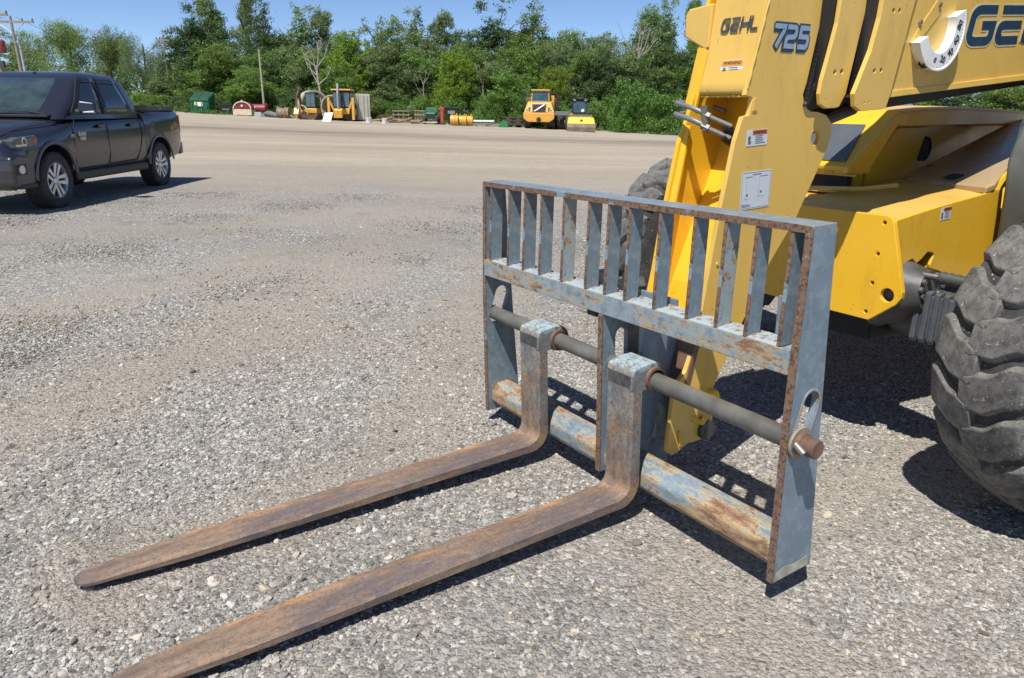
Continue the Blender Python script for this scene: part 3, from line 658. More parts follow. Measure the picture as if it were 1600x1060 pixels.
# lettering: strokes of a rounded block face
def strokes(name, segs, mw, wid, mat, parent, h=.0008, z0=0):
    """segs: polylines in letter space; each is drawn as a flat band of width wid with square corners"""
    b = MB()
    for s in segs:
        pts = [Vector((p[0], p[1])) for p in s]; n = len(pts); Lp = []; Rp = []
        for i, p in enumerate(pts):
            t0 = (p-pts[i-1]).normalized() if i > 0 else None; t1 = (pts[i+1]-p).normalized() if i < n-1 else None
            if t0 is None: t0 = t1
            if t1 is None: t1 = t0
            nn = (Vector((-t0.y, t0.x))+Vector((-t1.y, t1.x)))
            nn = nn.normalized() if nn.length > 1e-6 else Vector((-t0.y, t0.x))
            k = wid/2/max(.5, nn.dot(Vector((-t0.y, t0.x)))); Lp.append(p+nn*k); Rp.append(p-nn*k)
        for i in range(n-1):
            b.hexa([(Lp[i].x, Lp[i].y, z0), (Rp[i].x, Rp[i].y, z0), (Rp[i+1].x, Rp[i+1].y, z0), (Lp[i+1].x, Lp[i+1].y, z0)],
                   [(Lp[i].x, Lp[i].y, z0+h), (Rp[i].x, Rp[i].y, z0+h), (Rp[i+1].x, Rp[i+1].y, z0+h), (Lp[i+1].x, Lp[i+1].y, z0+h)])
    b.v = [tuple(Matrix.Translation(Vector(T0)*-1) @ mw @ Vector(p)) for p in b.v]
    return b.build(name, mat, parent)
def arcp(cx, cy, r, a0, a1, n=5): return [(cx+r*math.cos(math.radians(a0+(a1-a0)*i/n)), cy+r*math.sin(math.radians(a0+(a1-a0)*i/n))) for i in range(n+1)]
def gehl(mw, parent, mat, wd, z0=0, which='GEHL', grow=0):
    G = [(.84, 1-.09), (.30, 1-.09)]+arcp(.30, .70, .21, 90, 180)[1:]+[(.09, .30)]+arcp(.30, .30, .21, 180, 270)[1:]+[(.66, .09)]+arcp(.66, .24, .15, 270, 360, 4)[1:]+[(.81, .50), (.44, .50)]
    E = [[(.04, .91), (.85, .91)], [(.85, .50), (.22, .50)]+arcp(.22, .38, .12, 90, 180, 3)[1:]+[(.10, .21)]+arcp(.22, .21, .12, 180, 270, 3)[1:]+[(.85, .09)]]
    Hh = [[(.1, 1), (.1, 0)], [(.85, 1), (.85, 0)], [(.1, .5), (.85, .5)]]
    Ll = [[(.1, 1), (.1, .25)]+arcp(.26, .25, .16, 180, 270, 3)[1:]+[(.8, .09)]]
    tab = {'G': [G], 'E': E, 'H': Hh, 'L': Ll}; x = 0; segs = []
    for ch in which:
        for s in tab[ch]: segs.append([((p[0]+x+.16*p[1])*1.25, p[1]) for p in s])
        x += .98
    return strokes('maker_lettering', segs, mw, wd, mat, parent, z0=z0)
# on the head box (leaning back face)
d_up = Vector((0, .018, .17)).normalized()
mw = frame((.020, .4835, 1.805), (1, .0, -.0), (0, .10, 1)) @ Matrix.Diagonal((.037, .050, 1, 1))
mw.translation = Vector((.018, .4865, 1.805)); gehl(mw, hd, M['decalgrey'], .19, z0=.0015)
# 725 decal
def digits(mw, parent, wd, mat, z0):
    D7 = [[(.0, .92), (.86, .92), (.86, .80), (.34, 0)]]
    D2 = [[(.0, .92), (.62, .92)]+arcp(.66, .80, .12, 90, 0, 3)+[(.78, .60)]+[(.70, .50), (.12, .46), (.04, .36), (.04, .08), (.82, .08)]]
    D5 = [[(.84, .92), (.08, .92), (.08, .53), (.70, .53), (.80, .44), (.80, .18), (.70, .08), (.0, .08)]]
    segs = []
    for k, D in enumerate((D7, D2, D5)):
        for s in D: segs.append([(p[0]+k*1.10+.18*p[1], p[1]) for p in s])
    return strokes('model_number', segs, mw, wd, mat, parent, z0=z0)
m7 = frame((XN+.0008, .535, 1.748), (0, 1, .012), (0, 0, 1)) @ Matrix.Diagonal((.066, .078, 1, 1))
md = m7.copy(); md.translation = Vector((XN+.0005, .530, 1.742))
digits(md, hd, .40, M['navy'], .0003); md.translation = Vector((XN+.0005, .536, 1.748)); digits(md, hd, .40, M['navy'], .0005)
digits(m7, hd, .22, M['decalblue'], .0016)
# warning labels
def warn(mw, w_, h_, parent, head, side=True):
    lb = MB().box(0, w_, 0, h_, 0, .0008); lb.v = [tuple(Matrix.Translation(Vector(T0)*-1) @ mw @ Vector(p)) for p in lb.v]
    L0 = lb.build('warning_label', M['label'], parent)
    hb = MB().box(w_*(.0 if not side else .26)+.002, w_-.002, h_*.68, h_-.002, .0008, .0014); hb.v = [tuple(Matrix.Translation(Vector(T0)*-1) @ mw @ Vector(p)) for p in hb.v]
    hb.build('label_header', head, L0)
    x0 = w_*(.5 if not side else .62)
    text('label_text', 'WARNING', h_*.24, M['ink'], mw @ Matrix.Translation((x0, h_*.83, .0016)), L0, .0002, T0, h_*.004)
    k = MB()
    for i in range(5):
        ln = random.uniform(.6, 1)
        k.box(w_*.42, w_*.42+w_*.5*ln, h_*(.58-.11*i), h_*(.615-.11*i), .0009, .0013)
    # pictogram: bent figure
    px = w_*.13 if side else w_*.18
    k.box(px-.006, px-.003, h_*.1, h_*.62, .0009, .0013); k.box(px-.002, px+.008, h_*.45, h_*.52, .0009, .0013)
    k.box(px-.001, px+.003, h_*.12, h_*.48, .0009, .0013); k.box(px+.005, px+.009, h_*.12, h_*.35, .0009, .0013); k.box(px-.0, px+.006, h_*.54, h_*.62, .0009, .0013)
    if not side: k.box(w_*.36, w_*.37, h_*.04, h_*.66, .0009, .0012)
    k.v = [tuple(Matrix.Translation(Vector(T0)*-1) @ mw @ Vector(p)) for p in k.v]; k.build('label_print', M['ink'], L0)
warn(frame((.052, .4635, 1.638), (1, 0, 0), (0, .16, 1)), .105, .070, hd, M['orange'], False)
warn(frame((XN+.0006, .455, 1.400), (0, 1, .06), (0, 0, 1)), .115, .058, hd, M['redl'])
mw = frame((XN+.0006, .455, 1.165), (0, 1, .05), (0, .0, 1))
lb = MB().box(0, .168, 0, .142, 0, .0008); lb.v = [tuple(Matrix.Translation(Vector(T0)*-1) @ mw @ Vector(p)) for p in lb.v]
ch = lb.build('load_chart_plate', M['label'], hd)
k = MB()
for (a, b_, c_, d_) in ((.004, .164, .004, .0052), (.004, .164, .1368, .138), (.004, .0052, .004, .138), (.1628, .164, .004, .138), (.03, .0306, .03, .11), (.10, .1005, .03, .11), (.02, .05, .040, .0406), (.095, .13, .045, .0456), (.03, .04, .050, .058), (.108, .118, .058, .066), (.06, .11, .128, .131), (.02, .06, .120, .122), (.10, .15, .120, .122), (.008, .05, .018, .0195), (.008, .06, .014, .0155), (.008, .055, .010, .0115)):
    k.box(a, b_, c_, d_, .0009, .0012)
k.v = [tuple(Matrix.Translation(Vector(T0)*-1) @ mw @ Vector(p)) for p in k.v]; k.build('chart_print', simple('grey_ink', (.12, .13, .16), .6), ch)

# ---- boom: nested sections with guide plates
sl_ = .0905
def bz(y, z0=1.589, y0=1.234): return z0+(y-y0)*sl_
y0, y1 = 1.16, 5.6
side = [(1.180, bz(1.18)), (y1, bz(y1)), (y1, bz(y1)+.47), (1.30, bz(1.3)+.47)]
bm_ = TB(MB().prism([(1.184, bz(1.184)), (y1, bz(y1)), (y1, bz(y1)+.47), (1.30, bz(1.3)+.47)], 0, .278, .29), 'boom', M['yellow_tan'], bevel=.002)
o = MB(); o.prism([(1.184, bz(1.184)), (y1, bz(y1)), (y1, bz(y1)+.47), (1.30, bz(1.3)+.47)], 0, -.15, -.138)
TB(o, 'boom_side', M['yellow_tan'])
TB(MB().hexa([(-.138, 1.2, bz(1.2)+.003), (.278, 1.2, bz(1.2)+.003), (.278, y1, bz(y1)+.003), (-.138, y1, bz(y1)+.003)], [(-.138, 1.2, bz(1.2)+.013), (.278, 1.2, bz(1.2)+.013), (.278, y1, bz(y1)+.013), (-.138, y1, bz(y1)+.013)]), 'boom_floor', M['yellow_tan'])
TB(MB().hexa([(-.15, 1.3, bz(1.3)+.471), (.29, 1.3, bz(1.3)+.471), (.29, y1, bz(y1)+.471), (-.15, y1, bz(y1)+.471)], [(-.15, 1.3, bz(1.3)+.483), (.29, 1.3, bz(1.3)+.483), (.29, y1, bz(y1)+.483), (-.15, y1, bz(y1)+.483)]), 'boom_top', M['yellow_tan'])
# lower ledge rib
TB(MB().hexa([(.290, 1.192, bz(1.192)+.0), (.300, 1.192, bz(1.192)+.0), (.300, y1, bz(y1)+.0), (.290, y1, bz(y1)+.0)], [(.290, 1.192, bz(1.192)+.026), (.298, 1.192, bz(1.192)+.026), (.298, y1, bz(y1)+.026), (.290, y1, bz(y1)+.026)]), 'boom_rib', M['yellow_tan'], bevel=.002)
TB(MB().hexa([(-.08, 1.2, bz(1.2)-.05), (.22, 1.2, bz(1.2)-.05), (.22, 3.6, bz(3.6)-.02), (-.08, 3.6, bz(3.6)-.02)], [(-.08, 1.2, bz(1.2)), (.22, 1.2, bz(1.2)), (.22, 3.6, bz(3.6)), (-.08, 3.6, bz(3.6))]), 'boom_chain_tray', M['black'])
# inner section seen between the plates
TB(MB().prism([(.70, 1.60), (1.5, 1.66), (1.5, 2.08), (.75, 2.10)], 0, -.055, .190), 'inner_boom', M['yellow'], bevel=.004)
p1 = [(.858, 2.12), (.843, 1.924), (.839, 1.843), (.809, 1.716), (.790, 1.642), (.785, 1.592), (.798, 1.553), (.837, 1.539), (.895, 1.541), (.918, 1.546), (.951, 1.595), (1.011, 1.938), (1.04, 2.12)]
TB(MB().prism(p1, 0, .252, .270, [disc(.862, 1.672, .0085, 12), disc(.905, 1.676, .0085, 12)]), 'guide_plate', M['yellow_tan'], bevel=.003)
p2 = [(1.055, 2.14), (1.048, 1.937), (1.044, 1.874), (1.016, 1.756), (.971, 1.654), (.944, 1.595), (.96, 1.548), (1.003, 1.531), (1.15, 1.541), (1.172, 1.545), (1.188, 1.593), (1.265, 1.955), (1.305, 2.14)]
TB(MB().prism(p2, 0, .2905, .310, [disc(1.055, 1.683, .009, 12), disc(1.10, 1.687, .009, 12), disc(1.125, 1.905, .009, 12), disc(1.165, 1.908, .009, 12), disc(1.02, 1.563, .004, 8), disc(1.05, 1.566, .004, 8)]), 'guide_plate', M['yellow_tan'], bevel=.003)
# returns of the plates, pads, chain and grease between
TB(MB().box(.20, .251, .80, .92, 1.60, 2.1), 'wear_pad', M['black'], bevel=.004)
TB(MB().box(.205, .29, 1.00, 1.16, 1.60, 2.1), 'wear_pad', M['black'], bevel=.004)
TB(MB().prism([(.86, 1.78), (.98, 1.74), (1.06, 2.1), (.90, 2.1)], 0, .21, .246), 'slide_channel', M['yellow'], bevel=.004)
for k_ in range(2):
    chn = MB()
    for i in range(16):
        t = i/15
        if k_ == 0: chn.box(.222, .262, .945+.11*t-.012, .945+.11*t+.012, 1.60+.50*t-.018, 1.60+.50*t+.018)
        else: chn.box(.212, .232, .775+.05*t-.010, .775+.05*t+.010, 1.57+.26*t-.010, 1.57+.26*t+.010)
    TB(chn, 'leaf_chain', M['black'], bevel=.002)
TB(MB().prism([(.755, 1.545), (1.0, 1.55), (1.02, 1.62), (.93, 1.66), (.80, 1.64)], 0, .15, .235), 'roller_block', M['black'], bevel=.01)
TB(MB().prism([(.80, 1.63), (.84, 1.64), (.86, 1.72), (.83, 1.73)], 0, .21, .24), 'chain_anchor', M['bolt'], bevel=.005)
hs = MB()
for k in range(3): hs.tube([(.05+.03*k, 1.25, 1.56), (.04+.03*k, .98, 1.50), (.02+.02*k, .82, 1.42), (.0+.02*k, .72, 1.30), (0, .60, 1.16)], .016, 8)
TB(hs, 'hose_bundle', M['black'], smooth=True)
TB(MB().tube([(.17, 1.17, 1.54), (.15, .96, 1.48)], .022, 10).tube([(.15, .96, 1.48), (.12, .90, 1.44)], .028, 8), 'hose_union', M['iron'], smooth=True)
# big maker lettering on the boom
s_ = math.atan(.0905)
mg = frame((.2905, 1.722, 1.792+.02), (0, 1, .075), (0, -.02, 1)) @ Matrix.Diagonal((.205, .158, 1, 1))
gehl(mg, bm_, M['cream'], .33, z0=.0004); gehl(mg, bm_, M['navy'], .235, z0=.0014)

# angle gauge: white half ring standing off the boom
gc = Vector((.290, 1.462, 1.868)); a0, a1 = math.radians(-156), math.radians(26)
def gpt(r, a, x): return (x, gc.y+r*math.cos(a), gc.z+r*math.sin(a))
gm = MB(); prof = [(.291, .168), (.333, .172), (.333, .165), (.329, .162), (.329, .104), (.291, .102)]
P = [[gpt(r, a0+(a1-a0)*j/40, x) for (x, r) in prof+[prof[0]]] for j in range(41)]
gm.grid(P); gm.f.append(tuple(range(6))); gm.mi.append(0); gm.f.append(tuple(len(gm.v)-7+i for i in range(6))); gm.mi.append(0)
gg = TB(gm, 'angle_gauge', M['white'], bm_, smooth=True, ang=40)
for r, aa in ((.112, 12), (.112, 205)):
    a = math.radians(aa)
for (yy, zz) in ((1.475, 1.955), (1.352, 1.880)):
    TB(MB().lathe([(.291, 0), (.291, .010), (.300, .009), (.300, 0)], (0, yy, zz), 0, 10), 'gauge_bolt', M['steel'], bm_, smooth=True)
TB(MB().hexa([(.2905, 1.30, 1.80), (.2935, 1.30, 1.80), (.2935, 1.46, 1.975), (.2905, 1.46, 1.975)], [(.2905, 1.345, 1.79), (.2935, 1.345, 1.79), (.2935, 1.50, 1.93), (.2905, 1.50, 1.93)]), 'gauge_bracket', M['yellow_tan'], bm_)
for lab, deg, rr_, sz, onr in (('80', 6, .132, .041, 0), ('60', -20, .132, .041, 0), ('40', -46, .132, .041, 0), ('20', -72, .132, .038, 0), ('0', -98, .132, .032, 0)):
    a = math.radians(deg); p = gpt(rr_, a, .3295); up = Vector((0, math.cos(a+PI/2), math.sin(a+PI/2)))
    xd = Vector((0, math.cos(a), math.sin(a)))
    # characters read along the arc, standing across it
    text('gauge_number', lab, sz, M['ink'], frame(p, xd*-1 if False else Vector((0, math.cos(a+PI/2-.5), math.sin(a+PI/2-.5))), Vector((0, -math.cos(a-.5), -math.sin(a-.5)))), gg, .0005, T0, .0012)
a = math.radians(-118); p = gpt(.1885, a, .32)
text('gauge_number', '-20', .036, M['ink'], frame(gpt(.1712, a, .312), Vector((0, -math.sin(a), math.cos(a))), Vector((1, 0, 0))), gg, .0012, T0, .0012)
tk = MB()
for dg in range(-120, 22, 5):
    a = math.radians(dg); L1 = .154 if dg % 10 == 0 else .157
    q0 = Vector(gpt(L1, a, .3295)); q1 = Vector(gpt(.161, a, .3295)); t = Vector((0, -math.sin(a), math.cos(a)))*.0008
    tk.hexa([q0-t, q0+t, q1+t, q1-t], [q0-t+Vector((.0006, 0, 0)), q0+t+Vector((.0006, 0, 0)), q1+t+Vector((.0006, 0, 0)), q1-t+Vector((.0006, 0, 0))])
tag(TB(tk, 'gauge_ticks', M['ink'], gg), kind='stuff')

# ---- chassis
ZC = 1.09; XS = .36; YE = 1.28
fe = [(-.28, .645), (.317, .641), (.430, .735), (.448, .765), (.449, .792), (.363, 1.082), (.352, 1.100), (.335, 1.106), (-.28, 1.106)]
holes = [disc(.385, .768, .031, 20)]+[disc(x, z, .009, 10) for x, z in ((.322, 1.076), (.314, .939), (.309, .809), (.300, .676), (-.253, .676))]
fp = TB(MB().prism(fe, 1, YE-.005, YE+.022, holes), 'frame_plate', M['yellow'], bevel=.0025)
sp_ = [(1.303, 1.089), (1.64, 1.130), (2.03, 1.166), (2.20, 1.178), (2.25, .90), (2.233, .832), (2.10, .771), (2.01, .719), (1.731, .823), (1.645, .844), (1.640, .862), (1.660, .905), (1.650, .917), (1.60, .925), (1.558, .897), (1.52, .880), (1.48, .905), (1.45, .898), (1.40, .880), (1.303, .80)]
TB(MB().prism(sp_, 0, XS-.014, XS), 'side_panel', M['yellow'], bevel=.003)
TB(MB().prism([(1.31, .68), (2.2, .68), (2.6, .65), (2.6, 1.05), (1.31, 1.02)], 0, -.22, .24), 'frame_rail', M['black'], bevel=.01)
TB(MB().prism([(1.64, .845), (1.67, .82), (1.80, .79), (1.80, .85), (1.70, .89), (1.68, .92)], 0, XS-.06, XS-.02), 'bracket_lip', M['yellow'], bevel=.003)
# deck top (front fender plate), hatch panel and hinge line
dk = MB(); dk.hexa([(-.27, 1.303, 1.082), (XS-.0145, 1.303, 1.076), (XS-.0145, 2.20, 1.166), (-.27, 2.45, 1.16)], [(-.27, 1.303, 1.095), (XS-.015, 1.303, 1.091), (XS-.015, 2.20, 1.178), (-.27, 2.45, 1.175)])
TB(dk, 'deck_plate', M['yellow_tan'], bevel=.003)
gr = MB()
for i in range(9):
    for j in range(14):
        gx = -.25+.03*j; gy = 1.33+.028*i; gz_ = 1.0955+(gy-1.303)*.078+.0008
        gr.hexa([(gx-.008, gy, gz_), (gx, gy-.004, gz_), (gx+.008, gy, gz_), (gx, gy+.004, gz_)], [(gx-.006, gy, gz_+.003), (gx, gy-.003, gz_+.003), (gx+.006, gy, gz_+.003), (gx, gy+.003, gz_+.003)])
tag(TB(gr, 'tread_grip', M['yellow_tan']), kind='stuff')
A_ = Vector((-.25, 2.27, 1.187)); B_ = Vector((.60, 1.640, 1.229)); B2 = Vector((.60, 1.51, 1.222)); C_ = Vector((.615, 1.66, 1.325)); D_ = Vector((-.25, 3.707, 1.484)); E_ = Vector((-.25, 2.62, 1.275))
# hatch: sloping slab, front lip, near lip
hpoly = [(-.25, 2.36, 1.183), (.36, 2.03, 1.198), (.365, 2.10, 1.212), (.262, 2.443, 1.286), (-.115, 3.36, 1.46), (-.22, 3.62, 1.51), (-.25, 3.55, 1.495)]
ht = MB(); kk = len(hpoly); lowp = [(x, y+.004, z-.034) for x, y, z in hpoly]
ht.add(list(hpoly)+lowp, [tuple(range(kk)), tuple(range(kk, 2*kk))[::-1]]+[(i, (i+1) % kk, kk+(i+1) % kk, kk+i) for i in range(kk)])
ph_ = TB(ht, 'hatch_panel', M['hatch_sheen'], bevel=.008, seg=3)
hw_ = MB(); hw_.hexa([(.346, 2.03, 1.165), (.36, 2.03, 1.165), (.36, 2.20, 1.178), (.346, 2.20, 1.178)], [(.346, 2.06, 1.175), (.36, 2.06, 1.175), (.30, 2.42, 1.29), (.286, 2.42, 1.29)])
TB(hw_, 'hatch_wall', M['yellow'], bevel=.003)
qs = [Vector(v_) for v_ in ((.043, 2.245, 1.205), (.115, 2.215, 1.207), (.125, 2.285, 1.2255), (.05, 2.31, 1.2235))]
lp = MB(); lp.hexa([q_+Vector((0, 0, .001)) for q_ in qs], [q_+Vector((0, 0, .006)) for q_ in qs]); TB(lp, 'hatch_slot', M['ink'], ph_)
warn(frame((XS+.0006, 1.655, 1.063), (0, 1, .06), (0, 0, 1)), .085, .058, fp, M['redl'])

# ---- engine hood on the far side
def hoodp(x0, x1, shrink=0): return None
XH = -.25
hp = [(1.845, 1.217), (1.845, 1.256), (2.168, 1.478), (2.245, 1.548), (2.50, 1.565), (2.9, 1.575), (3.4, 1.568), (3.9, 1.545), (4.4, 1.49), (4.4, 1.10), (1.95, 1.10), (1.95, 1.212)]
TB(MB().prism([(2.06, 1.0), (2.06, 1.24), (2.32, 1.47), (4.4, 1.47), (4.4, .90), (2.06, .90)], 0, -1.0, XH-.10), 'engine_body', M['yellow'], bevel=.006)
hood = MB()
def hring(x, s): return [(x, y, z-s if z > 1.3 else z) for (y, z) in hp[:9]]
xsn = [(XH, .020), (XH-.025, .003), (XH-.10, 0), (-.55, -.004), (-.85, .01), (-.96, .03), (-1.0, .07)]
P = [hring(x, s) for x, s in xsn]; hood.grid(P)
# near skirt with the arched lower edge
hd_ = TB(hood, 'engine_hood', M['yellow'], smooth=True, ang=32)
hd_.modifiers.new('thick', 'SOLIDIFY').thickness = .012
sk_ = [(1.80, 1.225), (1.80, 1.256), (2.125, 1.475), (2.245, 1.528), (2.50, 1.545), (2.9, 1.555), (3.4, 1.548), (3.9, 1.525), (4.4, 1.47), (4.4, 1.44), (3.7, 1.475), (2.9, 1.470), (2.30, 1.463), (2.20, 1.468), (2.010, 1.255), (2.005, 1.218)]
TB(MB().prism(sk_, 0, XH, XH+.03), 'hood_skirt', M['yellow'], bevel=.005)
hs_ = [(2.145, 1.10), (2.16, 1.235), (2.375, 1.452), (2.71, 1.459), (2.66, 1.38), (2.62, 1.24), (2.55, 1.14)]
TB(MB().prism(hs_, 0, XH-.095, XH-.07), 'engine_side_panel', M['yellow'], bevel=.004)
# round vent
vt = TB(MB().lathe([(XH-.10, .0), (XH-.10, .072), (XH-.085, .072), (XH-.085, .062), (XH-.094, .062), (XH-.094, 0)], (0, 2.725, 1.331), 0, 28), 'round_vent', M['black'], smooth=True)
vt.scale = (1, 1, 1)
for k in range(7): TB(MB().box(XH-.094, XH-.088, 2.67+.016*k, 2.676+.016*k, 1.28, 1.385), 'vent_fin', M['dkgrey'], vt)
# grille let into the sloping front
ga = Vector((0, 1.875, 1.281)); gb = Vector((0, 2.140, 1.463)); gn = Vector((0, -(gb-ga).z, (gb-ga).y)).normalized()
fr = MB(); X0, X1 = -.93, -.325
def gp(x, t, h): p = ga+(gb-ga)*t+gn*h; return (x, p.y, p.z)
TB(MB().hexa([gp(X0, 0, .001), gp(X1+.035, 0, .001), gp(X1-.045, 1, .001), gp(X0, 1, .001)], [gp(X0, 0, .003), gp(X1+.035, 0, .003), gp(X1-.045, 1, .003), gp(X0, 1, .003)]), 'grille_backing', M['ink'], hd_)
gl = MB()
nn = 44
for i in range(nn):
    t = i/(nn-1); xa = X1+.035-.08*t
    gl.hexa([gp(X0, t, .003), gp(xa, t, .003), gp(xa, t+.009, .003), gp(X0, t+.009, .003)], [gp(X0, t, .006), gp(xa, t, .006), gp(xa, t+.009, .006), gp(X0, t+.009, .006)])
for i in range(46):
    x = X0+i*.0140; tt = 1 if x < X1-.045 else max(0, 1-(x-(X1-.045))/.08)
    if tt > 0: gl.hexa([gp(x, 0, .0032), gp(x+.0035, 0, .0032), gp(x+.0035, tt, .0032), gp(x, tt, .0032)], [gp(x, 0, .0062), gp(x+.0035, 0, .0062), gp(x+.0035, tt, .0062), gp(x, tt, .0062)])
TB(gl, 'grille_mesh', simple('grey_mesh', (.20, .235, .27), .45, .3, .1), hd_)['kind'] = 'stuff'
# expanded mesh guard below the hood
TB(MB().box(-1.0, XH-.03, 1.90, 1.94, 1.115, 1.215), 'radiator_void', M['black'])
ms = MB()
for i in range(70):
    for j in range(7):
        x = -.95+i*.0102+(j % 2)*.005; z = 1.128+j*.0115
        ms.hexa([(x, 1.886, z), (x+.0045, 1.886, z+.006), (x+.0045, 1.889, z+.006), (x, 1.889, z)], [(x+.002, 1.884, z-.001), (x+.0065, 1.884, z+.005), (x+.0065, 1.890, z+.005), (x+.002, 1.890, z-.001)])
tag(TB(ms, 'guard_mesh', M['steel']), kind='stuff')
for z in (1.112, 1.206): TB(MB().box(-.98, XH+.03, 1.872, 1.892, z, z+.012), 'guard_rail', M['yellow_tan'], bevel=.002)
TB(MB().tube([(-.9, 1.70, 1.11), (-.1, 1.74, 1.16), (.0, 1.9, 1.18)], .012, 8), 'guard_tube', M['yellow_tan'], smooth=True)
TB(MB().prism([(1.75, 1.0), (2.05, 1.0), (2.05, 1.10), (1.80, 1.10)], 0, -.95, -.26), 'lower_frame', M['yellow_tan'], bevel=.01)
# hinge knobs on the hood side
for (y, z) in ((2.40, 1.487), (2.95, 1.492), (3.4, 1.495)):
    TB(MB().lathe([(XH+.001, 0), (XH+.001, .014), (XH+.022, .010), (XH+.022, 0)], (0, y, z), 0, 10), 'hood_catch', M['yellow_tan'], smooth=True)
# rear body and cab
cabm = simple('grey_cab_paint', (.115, .125, .115), .45, 0, .25, 5, bmp=.1)
cb = [(2.20, .80), (2.133, .92), (2.106, 1.177), (2.085, 1.302), (2.108, 1.398), (2.158, 1.492), (2.23, 1.58), (2.38, 1.65), (3.9, 1.66), (3.9, .80)]
TB(MB().prism(cb, 0, .40, 1.10), 'cab_lower_body', cabm, smooth=True, ang=50, bevel=.05, seg=5)
cg = [(2.4, 1.661), (2.5, 2.35), (2.6, 2.45), (3.8, 2.45), (3.9, 2.3), (3.9, 1.661)]
TB(MB().prism(cg, 0, .44, 1.07), 'cab', simple('dark_cab_glass', (.02, .025, .03), .08, 0, .1), bevel=.03)
TB(MB().prism([(2.5, .70), (4.7, .70), (5.5, .95), (5.5, 1.4), (2.7, 1.15)], 0, -.95, .34), 'rear_body', M['yellow'], bevel=.03)

# ---- front axle
ax0 = Vector((-1.25, 1.85, .65)); ax1 = Vector((1.10, 1.48, .65))
def axp(t): return ax0+(ax1-ax0)*t
am = MB(); am.tube([axp(.05), axp(.35), axp(.45), axp(.5), axp(.55), axp(.65), axp(.80), axp(.92)], [.10, .11, .17, .20, .17, .12, .115, .13], 20)
TB(am, 'axle_housing', M['iron'], smooth=True, ang=60)
kn = MB()
for i in range(4): kn.prism([(1.40+.004*i, .575), (1.42, .555), (1.45, .57), (1.48, .76), (1.45, .79), (1.41, .785)], 0, .44+.038*i, .466+.038*i)
kn.box(.43, .60, 1.42, 1.50, .575, .77)
TB(kn, 'axle_cover', simple('grey_cast_cover', (.10, .115, .13), .45, .2, .3, 10, bmp=.3), bevel=.006)
for i in range(10):
    a = 2*PI*i/10; bt = MB(); bt.lathe([(0, 0), (0, .012), (.014, .012), (.014, 0)], (.47, 1.46+.085*math.cos(a), .80+.055*math.sin(a)), 0, 6)
    TB(bt, 'flange_bolt', M['steel'])
TB(MB().tube([(.24, 1.45, .74), (.38, 1.46, .77), (.47, 1.46, .78)], [.17, .13, .09], 18), 'axle_flange', M['iron'], smooth=True)
TB(MB().tube([(.385, 1.42, .853), (.53, 1.44, .853)], .014, 14), 'steering_rod', M['steel'], smooth=True)
TB(MB().tube([(.18, 1.40, .853), (.385, 1.42, .853)], .028, 14), 'steering_cylinder', M['iron'], smooth=True)
rs = []; pp = []
for i in range(12): pp.append(Vector((.51, 1.44, .853)).lerp(Vector((.67, 1.46, .845)), i/11)); rs.append((.030 if i % 2 else .025)*(1 if i < 9 else .7))
TB(MB().tube(pp, rs, 14), 'rubber_boot', M['dkgrey'], smooth=True, ang=70)
TB(MB().prism([(1.36, .52), (1.8, .50), (1.85, .68), (1.36, .68)], 0, -.2, .28), 'belly_plate', M['black'], bevel=.01)

